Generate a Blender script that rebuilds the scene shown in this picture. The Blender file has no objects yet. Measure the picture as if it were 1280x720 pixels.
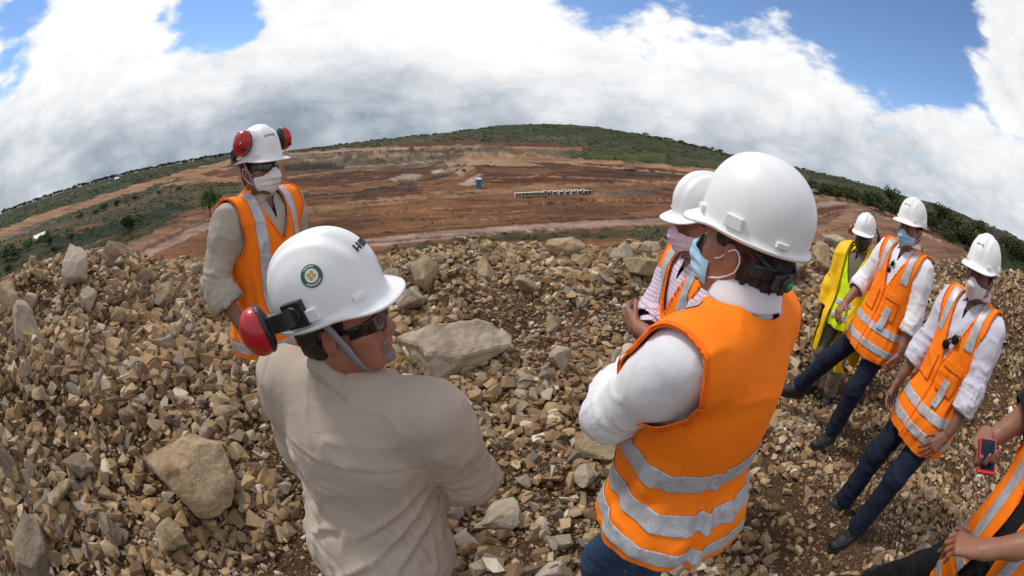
import bpy, math, random
import numpy as np
from math import radians as rad
SC = bpy.context.scene
COL = SC.collection
# ------------------------------------------------------------------ camera, sky, sun, exposure
CAM_Z, CAM_PITCH, CAM_ROLL, LENS = 1.83, rad(20.5), rad(1.6), 15.0
cam_d = bpy.data.cameras.new("camera")
cam = bpy.data.objects.new("camera", cam_d); COL.objects.link(cam)
cam_d.type = 'PANO'
pano = cam_d if hasattr(cam_d, "panorama_type") else cam_d.cycles
pano.panorama_type = 'FISHEYE_EQUISOLID'
pano.fisheye_lens = LENS
pano.fisheye_fov = rad(200)
cam_d.sensor_fit = 'HORIZONTAL'; cam_d.sensor_width = 36.0; cam_d.sensor_height = 20.25
cam_d.clip_start = 0.02; cam_d.clip_end = 60000
FPX = LENS / 36 * 1280
_f = np.array([0, math.cos(CAM_PITCH), -math.sin(CAM_PITCH)]); _u = np.array([0, math.sin(CAM_PITCH), math.cos(CAM_PITCH)])
_r = np.array([1.0, 0, 0])
CR = math.cos(CAM_ROLL) * _r + math.sin(CAM_ROLL) * _u
CU = -math.sin(CAM_ROLL) * _r + math.cos(CAM_ROLL) * _u
CF = _f
CPOS = np.array([0, 0, CAM_Z])
from mathutils import Matrix, Vector
mw = Matrix(((CR[0], CU[0], -CF[0], 0), (CR[1], CU[1], -CF[1], 0), (CR[2], CU[2], -CF[2], CAM_Z), (0, 0, 0, 1)))
cam.matrix_world = mw
SC.camera = cam

def proj(p):                       # world point -> photo pixel (1280 x 720)
    d = np.asarray(p, float) - CPOS
    d = d / np.linalg.norm(d, axis=-1, keepdims=True)
    th = np.arccos(np.clip(d @ CF, -1, 1)); rr = 2 * FPX * np.sin(th / 2)
    a = d @ CR; b = d @ CU; n = np.hypot(a, b) + 1e-12
    return np.stack([640 + rr * a / n, 360 - rr * b / n], -1)
def ray(x, y):                     # photo pixel -> world direction
    dx = x - 640.0; dy = 360.0 - y; rr = math.hypot(dx, dy) + 1e-9
    th = 2 * math.asin(rr / 2 / FPX)
    return math.cos(th) * CF + math.sin(th) * (dx / rr * CR + dy / rr * CU)
def azel(x, y):
    d = ray(x, y); return math.atan2(d[0], d[1]), math.asin(d[2])

SUN_EL, SUN_AZ = rad(58), rad(-62)          # azimuth from +Y towards +X
EXPOSURE = 0.48
SUN_STRENGTH, SKY_STRENGTH = 1.8, 0.12
sd = np.array([math.sin(SUN_AZ) * math.cos(SUN_EL), math.cos(SUN_AZ) * math.cos(SUN_EL), math.sin(SUN_EL)])
sun_d = bpy.data.lights.new("sun", 'SUN'); sun_d.energy = SUN_STRENGTH; sun_d.angle = rad(10); sun_d.color = (1, .955, .88)
sun = bpy.data.objects.new("sun", sun_d); COL.objects.link(sun)
sun.rotation_euler = Vector(sd).to_track_quat('Z', 'Y').to_euler()
sun.location = (0, 0, 30)
SC.view_settings.view_transform = 'Standard'; SC.view_settings.look = 'None'
SC.view_settings.exposure = EXPOSURE; SC.view_settings.gamma = 1; SC.view_settings.use_curve_mapping = False
SC.render.engine = 'CYCLES'
SC.cycles.use_denoising = True
SC.cycles.max_bounces = 5; SC.cycles.diffuse_bounces = 3; SC.cycles.glossy_bounces = 2; SC.cycles.transmission_bounces = 3
SC.cycles.caustics_reflective = False; SC.cycles.caustics_refractive = False

# ------------------------------------------------------------------ node helper
class NG:
    def __init__(s, tree): s.t = tree; s.n = tree.nodes; s.l = tree.links
    def new(s, typ, **kw):
        n = s.n.new(typ)
        for k, v in kw.items(): setattr(n, k, v)
        return n
    def put(s, sock, v):
        if v is None: return
        if isinstance(v, bpy.types.NodeSocket): s.l.new(v, sock)
        else:
            if isinstance(v, (tuple, list)) and len(v) == 3 and sock.type == 'RGBA': v = (*v, 1)
            sock.default_value = v
    def m(s, op, a, b=None, c=None, clamp=False):
        n = s.new('ShaderNodeMath', operation=op, use_clamp=clamp)
        s.put(n.inputs[0], a)
        if b is not None: s.put(n.inputs[1], b)
        if c is not None: s.put(n.inputs[2], c)
        return n.outputs[0]
    def v(s, op, a, b=None, out=0):
        n = s.new('ShaderNodeVectorMath', operation=op); s.put(n.inputs[0], a)
        if b is not None: s.put(n.inputs[1], b)
        return n.outputs['Value'] if op in ('DOT_PRODUCT', 'LENGTH', 'DISTANCE') else n.outputs[0]
    def noise(s, vec, scale, detail=4, rough=.55, dist=0, col=False):
        n = s.new('ShaderNodeTexNoise'); s.put(n.inputs['Vector'], vec)
        n.inputs['Scale'].default_value = scale; n.inputs['Detail'].default_value = detail
        n.inputs['Roughness'].default_value = rough; n.inputs['Distortion'].default_value = dist
        return n.outputs['Color' if col else 'Fac']
    def step(s, x, a, b, lo=0.0, hi=1.0):     # smoothstep map
        n = s.new('ShaderNodeMapRange', interpolation_type='SMOOTHSTEP'); s.put(n.inputs[0], x)
        for i, q in zip((1, 2, 3, 4), (a, b, lo, hi)): s.put(n.inputs[i], q)
        return n.outputs[0]
    def mix(s, f, a, b, mode='MIX'):
        n = s.new('ShaderNodeMix', data_type='RGBA', blend_type=mode)
        s.put(n.inputs[0], f); s.put(n.inputs[6], a); s.put(n.inputs[7], b)
        return n.outputs[2]
    def ramp(s, x, stops):
        n = s.new('ShaderNodeValToRGB'); s.put(n.inputs[0], x)
        e = n.color_ramp.elements
        while len(e) > 1: e.remove(e[-1])
        e[0].position = stops[0][0]; e[0].color = (*stops[0][1], 1)
        for p, c in stops[1:]:
            q = e.new(p); q.color = (*c, 1)
        return n.outputs[0]
    def sep(s, v):
        n = s.new('ShaderNodeSeparateXYZ'); s.put(n.inputs[0], v); return n.outputs
    def comb(s, x, y, z):
        n = s.new('ShaderNodeCombineXYZ')
        for i, q in enumerate((x, y, z)): s.put(n.inputs[i], q)
        return n.outputs[0]

# ------------------------------------------------------------------ sky with broken cloud
world = bpy.data.worlds.new("World"); SC.world = world; world.use_nodes = True
g = NG(world.node_tree); g.n.clear()
sky = g.new('ShaderNodeTexSky'); sky.sky_type = 'NISHITA'; sky.sun_disc = False
sky.sun_elevation = SUN_EL; sky.sun_rotation = SUN_AZ; sky.air_density = 1.0; sky.dust_density = 0.1; sky.ozone_density = 4.5; sky.altitude = 1500
d = g.new('ShaderNodeTexCoord').outputs['Generated']
dx, dy, dz = g.sep(d)
zc = g.m('MAXIMUM', dz, 0.0)
inv = g.m('DIVIDE', 1.0, g.m('ADD', zc, 0.40))
pl = g.comb(g.m('MULTIPLY', dx, 1.55), g.m('MULTIPLY', dy, 1.55), g.m('MULTIPLY', dz, 3.0))
n_big = g.noise(pl, 1.1, 2, .5)
n_det = g.noise(pl, 2.3, 12, .62, .15)
n_fine = g.noise(g.v('ADD', pl, (3.1, 1.7, .4)), 3.4, 12, .60, .2)
def billow(scale, off):
    n = g.noise(g.v('ADD', pl, off), scale, 1, .5, .15)
    return g.m('ABSOLUTE', g.m('SUBTRACT', n, .5))
bil = g.m('ADD', g.m('MULTIPLY', billow(2.6, (0, 0, 0)), 1.5), g.m('ADD', g.m('MULTIPLY', billow(5.6, (5, 2, 1)), .9), g.m('ADD', g.m('MULTIPLY', billow(12, (1, 7, 3)), .5), g.m('MULTIPLY', billow(25, (2, 3, 9)), .26))))
def spot(px, py, r0, r1):                       # cap of sky around one direction
    c = ray(px, py)
    return g.step(g.v('DOT_PRODUCT', d, tuple(float(q) for q in c)), math.cos(rad(r1)), math.cos(rad(r0)))
cover = g.m('MULTIPLY_ADD', n_det, 1.0, g.m('MULTIPLY', n_big, .35))
cover = g.m('ADD', cover, g.m('MULTIPLY_ADD', bil, .42, -.06))
for px, py, a, b, w in ((258, 24, 2, 10, .28), (290, 8, 1, 8, .2), (60, 6, 1, 9, .16), (1090, 55, 2, 11, .22), (1180, 42, 2, 10, .24), (960, 12, 2, 13, .22), (830, -2, 2, 13, .25), (1110, 5, 4, 18, .2), (900, 15, 1, 9, .14), (720, 2, 1, 7, .16), (4, 118, 1, 6, .16)):
    cover = g.m('SUBTRACT', cover, g.m('MULTIPLY', spot(px, py, a, b), w))
for px, py, a, b, w in ((520, 70, 4, 26, .22), (900, 90, 3, 18, .15), (170, 90, 4, 18, .16), (1255, 60, 2, 9, .3), (120, 30, 2, 8, .1), (430, 10, 3, 12, .2)):
    cover = g.m('ADD', cover, g.m('MULTIPLY', spot(px, py, a, b), w))
cover = g.m('ADD', cover, g.step(dz, .42, .05, 0, .22))
alpha = g.step(cover, .57, .77)
# cloud tone: bright tops, grey bases lower down
shade = g.m('ADD', g.m('MULTIPLY', n_fine, .75), g.m('MULTIPLY', n_big, .5))
tone = g.step(dz, -.02, .28, .46, .87)
tone = g.m('ADD', tone, g.m('MULTIPLY', g.m('SUBTRACT', shade, .62), .95))
tone = g.m('ADD', tone, g.m('MULTIPLY', g.m('SUBTRACT', bil, .30), .46))
for px, py, a, b, w in ((440, 145, 2, 14, -.14), (560, 135, 2, 10, -.10), (330, 145, 2, 10, -.10), (60, 230, 2, 14, -.14), (160, 200, 1, 10, -.08), (640, 145, 1, 8, -.08), (90, 90, 4, 20, .16), (700, 60, 4, 24, .16), (480, 30, 4, 20, .12), (900, 120, 3, 16, .10), (1150, 130, 4, 22, .12), (1240, 240, 3, 14, .1)):
    tone = g.m('ADD', tone, g.m('MULTIPLY', spot(px, py, a, b), w))
cl = g.ramp(tone, [(0.0, (.20, .245, .30)), (.28, (.34, .40, .47)), (.55, (.60, .655, .71)), (.8, (.90, .92, .94)), (1.0, (1.06, 1.06, 1.06))])
CLOUD_GAIN = 0.68
cl = g.v('SCALE', cl); cl.node.inputs['Scale'].default_value = CLOUD_GAIN / SKY_STRENGTH
mixc = g.mix(alpha, sky.outputs[0], cl)
bg = g.new('ShaderNodeBackground'); g.put(bg.inputs[0], mixc); bg.inputs[1].default_value = SKY_STRENGTH
g.l.new(bg.outputs[0], g.new('ShaderNodeOutputWorld').inputs[0])

# ------------------------------------------------------------------ materials
def srgb(r, g_, b):
    f = lambda c: (c / 255 / 12.92) if c / 255 <= .04045 else ((c / 255 + .055) / 1.055) ** 2.4
    return (f(r), f(g_), f(b))
def mat(name):
    m = bpy.data.materials.new(name); m.use_nodes = True
    g = NG(m.node_tree); b = m.node_tree.nodes['Principled BSDF']
    return m, g, b
def bump(g, b, h, strength=.3, dist=.01, prev=None):
    n = g.new('ShaderNodeBump'); n.inputs['Strength'].default_value = strength; n.inputs['Distance'].default_value = dist
    g.put(n.inputs['Height'], h)
    if prev is not None: g.l.new(prev, n.inputs['Normal'])
    g.l.new(n.outputs[0], b.inputs['Normal']); return n.outputs[0]
def pos(g): return g.new('ShaderNodeTexCoord').outputs['Object']

# ------------------------------------------------------------------ numpy noise
def _hash(i, j, k, seed):
    with np.errstate(over='ignore'):
        h = (i.astype(np.int64) * 374761393 + j.astype(np.int64) * 668265263 + k.astype(np.int64) * 2147483647 + seed * 1274126177) & 0xFFFFFFFF
        h = ((h ^ (h >> 13)) * 1274126177) & 0xFFFFFFFF
        h = ((h ^ (h >> 16)) * 668265263) & 0xFFFFFFFF
        h = h ^ (h >> 15)
    return (h & 0xFFFFFF).astype(np.float64) / 0xFFFFFF * 2 - 1
def vnoise(P, seed=0):                    # value noise in [-1,1]
    P = np.asarray(P, float)
    fl = np.floor(P); t = P - fl; t = t * t * t * (t * (t * 6 - 15) + 10)
    i, j, k = fl[..., 0], fl[..., 1], fl[..., 2]
    r = 0
    for a in (0, 1):
        wa = t[..., 0] if a else 1 - t[..., 0]
        for b in (0, 1):
            wb = t[..., 1] if b else 1 - t[..., 1]
            for c in (0, 1):
                wc = t[..., 2] if c else 1 - t[..., 2]
                r = r + wa * wb * wc * _hash(i + a, j + b, k + c, seed)
    return r
def fbm(P, oct=4, seed=0, gain=.5):
    P = np.asarray(P, float); r = 0; a = 1.0
    for o in range(oct):
        r = r + a * vnoise(P, seed + o * 17); P = P * 2.03 + 7.1; a *= gain
    return r
def sstep(x, a, b):
    t = np.clip((x - a) / (b - a), 0, 1); return t * t * (3 - 2 * t)

# ------------------------------------------------------------------ object helpers
def mesh_obj(name, V, Fc, material=None, parent=None, smooth=True, attr=None):
    """V (n,3), Fc: (m,3) or (m,4) int array or list of faces"""
    me = bpy.data.meshes.new(name)
    V = np.asarray(V, np.float32)
    if isinstance(Fc, np.ndarray):
        n, k = Fc.shape
        me.vertices.add(len(V)); me.vertices.foreach_set('co', V.ravel())
        me.loops.add(n * k); me.loops.foreach_set('vertex_index', Fc.astype(np.int32).ravel())
        me.polygons.add(n); me.polygons.foreach_set('loop_start', np.arange(0, n * k, k, dtype=np.int32))
        me.polygons.foreach_set('loop_total', np.full(n, k, np.int32))
        me.update(calc_edges=True)
    else:
        me.from_pydata([tuple(v) for v in V], [], [tuple(int(i) for i in f) for f in Fc]); me.update()
    me.polygons.foreach_set('use_smooth', np.full(len(me.polygons), bool(smooth)))
    if attr is not None:
        a = me.color_attributes.new('tint', 'FLOAT_COLOR', 'POINT')
        c = np.ones((len(V), 4), np.float32); c[:, :3] = attr; a.data.foreach_set('color', c.ravel())
    o = bpy.data.objects.new(name, me); COL.objects.link(o)
    if material: me.materials.append(material)
    if parent: o.parent = parent
    return o
def tag(o, label=None, cat=None, group=None, kind=None):
    for k, v in (('label', label), ('category', cat), ('group', group), ('kind', kind)):
        if v: o[k] = v
    return o
def empty(name, loc, rz=0, label=None, cat=None, group=None):
    o = bpy.data.objects.new(name, None); COL.objects.link(o); o.location = [float(q) for q in loc]; o.rotation_euler = (0, 0, rz)
    o.empty_display_size = .1
    return tag(o, label, cat, group)
class MB:                                   # collects simple solids into ONE mesh
    def __init__(s): s.V = []; s.F = []
    def add(s, V, F):
        o = len(s.V); s.V += [tuple(float(q) for q in v) for v in V]; s.F += [tuple(i + o for i in f) for f in F]; return s
    def box(s, c, sz, R=None, taper=1.0):
        c = np.array(c, float); h = np.array(sz, float) / 2
        P = np.array([[x, y, z] for z in (-1, 1) for y in (-1, 1) for x in (-1, 1)], float)
        P[4:, :2] *= taper
        P = P * h
        if R is not None: P = P @ np.asarray(R).T
        return s.add(P + c, [(0, 2, 3, 1), (4, 5, 7, 6), (0, 1, 5, 4), (2, 6, 7, 3), (0, 4, 6, 2), (1, 3, 7, 5)])
    def tube(s, pts, r, n=8, cap=True):
        pts = np.array(pts, float); m = len(pts); rr = np.broadcast_to(np.asarray(r, float), (m,))
        V = []; prev = None
        for i in range(m):
            t = pts[min(i + 1, m - 1)] - pts[max(i - 1, 0)]; t /= np.linalg.norm(t) + 1e-12
            a = prev if prev is not None else (np.array([0, 0, 1.]) if abs(t[2]) < .9 else np.array([1., 0, 0]))
            b = np.cross(t, a); b /= np.linalg.norm(b) + 1e-12; a = np.cross(b, t); prev = a
            for k in range(n):
                q = 2 * math.pi * k / n; V.append(pts[i] + rr[i] * (math.cos(q) * a + math.sin(q) * b))
        F = [(i * n + k, i * n + (k + 1) % n, (i + 1) * n + (k + 1) % n, (i + 1) * n + k) for i in range(m - 1) for k in range(n)]
        if cap: F += [tuple(range(n))[::-1], tuple((m - 1) * n + k for k in range(n))]
        return s.add(V, F)
    def strip(s, pts, wdir, w, th):          # a strap of rectangular section along pts; wdir per point
        pts = np.array(pts, float); m = len(pts); V = []
        wd = np.broadcast_to(np.asarray(wdir, float), pts.shape)
        for i in range(m):
            t = pts[min(i + 1, m - 1)] - pts[max(i - 1, 0)]; t /= np.linalg.norm(t) + 1e-12
            a = wd[i] - t * np.dot(wd[i], t); a /= np.linalg.norm(a) + 1e-12; b = np.cross(t, a)
            for x, y in ((-1, -1), (1, -1), (1, 1), (-1, 1)): V.append(pts[i] + a * x * w / 2 + b * y * th / 2)
        F = [(i * 4 + k, i * 4 + (k + 1) % 4, (i + 1) * 4 + (k + 1) % 4, (i + 1) * 4 + k) for i in range(m - 1) for k in range(4)]
        F += [(3, 2, 1, 0), tuple((m - 1) * 4 + k for k in range(4))]
        return s.add(V, F)
    def build(s, name, material, parent=None, smooth=False, bevel=0):
        o = mesh_obj(name, s.V, s.F, material, parent, smooth)
        if bevel:
            b = o.modifiers.new('bevel', 'BEVEL'); b.width = bevel; b.segments = 2; b.limit_method = 'ANGLE'
        return o
# ------------------------------------------------------------------ terrain heights
rng = np.random.default_rng(11); random.seed(5)
def _tab(pts):                              # [(px,py,val)] keyed by azimuth
    a = np.array([azel(p[0], p[1])[0] for p in pts]); return a, np.array([p[2] for p in pts])
# rim of the rubble mound: photo pixel of the crest, and how far away it stands
_cr = [(-40, 372, 4.0), (20, 355, 4.2), (60, 346, 4.5), (130, 333, 4.6), (200, 338, 4.7), (260, 340, 4.8), (340, 345, 4.9), (430, 345, 4.9), (500, 338, 4.9), (560, 326, 5.0), (640, 322, 5.2), (700, 318, 5.3), (780, 319, 5.3),
       (860, 322, 5.3), (960, 318, 5.5), (1010, 316, 5.6), (1060, 320, 5.9), (1110, 325, 6.2), (1170, 326, 6.2), (1230, 334, 6.2), (1300, 352, 6.2)]
CR_AZ = np.array([azel(a, b)[0] for a, b, c in _cr]); CR_R = np.array([c for a, b, c in _cr])
CR_Z = np.array([CAM_Z + c * math.tan(azel(a, b)[1]) for a, b, c in _cr])
# rows of the wider landscape by photo column
_px = [0, 100, 190, 275, 365, 460, 550, 645, 740, 835, 925, 1015, 1100, 1180, 1260]
_hz = [264, 237, 213, 195, 182, 174, 170, 170, 175, 184, 198, 216, 239, 265, 299]
COLS = np.array([azel(a, b)[0] for a, b in zip(_px, _hz)])
ROWR = np.array([14, 55, 95, 200, 320, 430, 480, 700])
_L = [-13, -22, -22, -22, -22, -22, -22, -22]
ROWZ = np.array([_L, _L, _L, _L,
    [-13, -22, -22, -22, -23, -25, -17, -12], [-13, -22, -22, -22, -24, -26, -13, -9], [-13, -22, -22, -22, -24, -25, -13, -8],
    [-13, -22, -22, -22, -22, -22, -14, -6], [-13, -22, -22, -22, -21, -19, -13, -4], [-13, -22, -22, -21, -19, -15, -10, -2],
    [-12, -20, -20, -18, -15, -10, -6, 2], [-11, -17, -17, -14, -10, -3, 0, 12], [-8, -14, -14, -10, -5, 3, 6, 16], [-6, -12, -12, -7, -1, 6, 9, 16], [-5, -11, -11, -6, 0, 6, 9, 14]], float)
_sk = [(-40, 281), (0, 268), (60, 246), (120, 228), (180, 213), (250, 200), (290, 194), (380, 188), (440, 180), (500, 173), (560, 167), (600, 161), (625, 157), (690, 155), (740, 158), (800, 168), (850, 178), (900, 190), (950, 203), (1005, 215), (1060, 228),
       (1100, 240), (1160, 260), (1200, 274), (1240, 288), (1290, 307)]
SK_AZ = np.array([azel(*p)[0] for p in _sk]); SK_EL = np.array([azel(*p)[1] for p in _sk])
SKR = np.interp(SK_AZ, *_tab([(0, 264, 4200), (290, 193, 3200), (400, 178, 1700), (620, 170, 1400), (850, 186, 1000), (1000, 213, 640), (1100, 239, 520), (1280, 305, 480)]))
def near_z(x, y):
    r = np.hypot(x, y); az = np.arctan2(x, y)
    R = np.interp(az, CR_AZ, CR_R); Z = np.interp(az, CR_AZ, CR_Z)
    r0 = np.interp(az, [rad(-60), rad(-25), rad(5), rad(30), rad(48), rad(80)], [1.5, 1.6, 2.4, 2.9, 3.7, 3.4])
    t = np.clip((r - r0) / (R - r0), 0, 1)
    z = Z * (t * t * (3 - 2 * t) * .45 + t * .55)
    front = sstep(np.cos(az), -.35, .1)
    z = z * front
    P = np.stack([x, y, 0 * x], -1)
    z = z + .085 * fbm(P * 1.6, 3, 3) * sstep(r, 1.2, 3.2) + .03 * fbm(P * 5, 3, 9) * sstep(r, .5, 1.5)
    # the ground falls a little towards the near left corner
    z = z - .13 * sstep(-x, .0, .35) * sstep(y, 1.6, .8)
    return z
def terrain_z(x, y):
    r = np.hypot(x, y); az = np.arctan2(x, y)
    R = np.interp(az, CR_AZ, CR_R)
    zn = near_z(x, y)
    # outer slope of the mound
    past = np.maximum(r - R, 0)
    zs = zn - past * sstep(past, 0, 1.2) * .62
    a2 = np.clip(az, COLS[0], COLS[-1]); ci = np.interp(a2, COLS, np.arange(len(COLS))); c0 = np.clip(ci.astype(int), 0, len(COLS) - 2); cf = ci - c0
    cf = cf * cf * (3 - 2 * cf)
    lr = np.log(np.clip(r, ROWR[0], ROWR[-1])); ri = np.interp(lr, np.log(ROWR), np.arange(len(ROWR))); r0 = np.clip(ri.astype(int), 0, len(ROWR) - 2); rf = ri - r0
    zt = (ROWZ[c0, r0] * (1 - cf) + ROWZ[c0 + 1, r0] * cf) * (1 - rf) + (ROWZ[c0, r0 + 1] * (1 - cf) + ROWZ[c0 + 1, r0 + 1] * cf) * rf
    # beyond the last row up to the skyline, then down again
    sr = np.interp(a2, SK_AZ, SKR); se = np.interp(a2, SK_AZ, SK_EL); zsky = CAM_Z + sr * np.tan(se)
    r_in = np.minimum(700.0, sr * .82)
    q = np.clip((r - r_in) / (sr - r_in), 0, 1)
    zt = np.where(r > r_in, zt * (1 - q) + zsky * q, zt)
    zt = np.where(r > sr, zsky - (r - sr) * .06 * sstep(r, sr, sr * 1.5), zt)
    zt = np.maximum(zt, -90)
    P = np.stack([x, y, 0 * x], -1)
    amp = sstep(r, 60, 160) * (1 - .5 * sstep(r, 900, 3000))
    zt = zt + amp * (1.1 * fbm(P / 28, 4, 21) + .8 * np.abs(fbm(P / 9, 3, 33)))
    wall = sstep(r, 425, 445) * sstep(r, 505, 480) * sstep(az, COLS[3], COLS[5]) * sstep(az, COLS[8], COLS[7])
    zt = zt + wall * (2.6 * fbm(P / 14, 4, 55) + 1.3 * np.sin(zt * 1.9))
    hill = sstep(r, 620, 900) * sstep(az, COLS[3], COLS[5])
    zt = zt + hill * 3.0 * fbm(P / 70, 4, 77) * sstep(sr - r, -50, 250)
    w = sstep(r, 18, 40)
    out = np.where(r < R, zn, np.maximum(zs, -24) * (1 - w) + zt * w)
    return out
def hit(px, py, zoff=0.0):                  # where the ray of a photo pixel meets the near ground
    d = ray(px, py); t = np.linspace(.6, 14, 1400); P = CPOS + t[:, None] * d
    b = P[:, 2] < near_z(P[:, 0], P[:, 1]) + zoff
    i = int(np.argmax(b)) if b.any() else len(t) - 1
    return P[i], t[i]
def far_hit(px, py):
    d = ray(px, py); t = np.geomspace(15, 6000, 4000); P = CPOS + t[:, None] * d
    b = P[:, 2] < terrain_z(P[:, 0], P[:, 1])
    i = int(np.argmax(b)) if b.any() else len(t) - 1
    return P[i], t[i]
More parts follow.
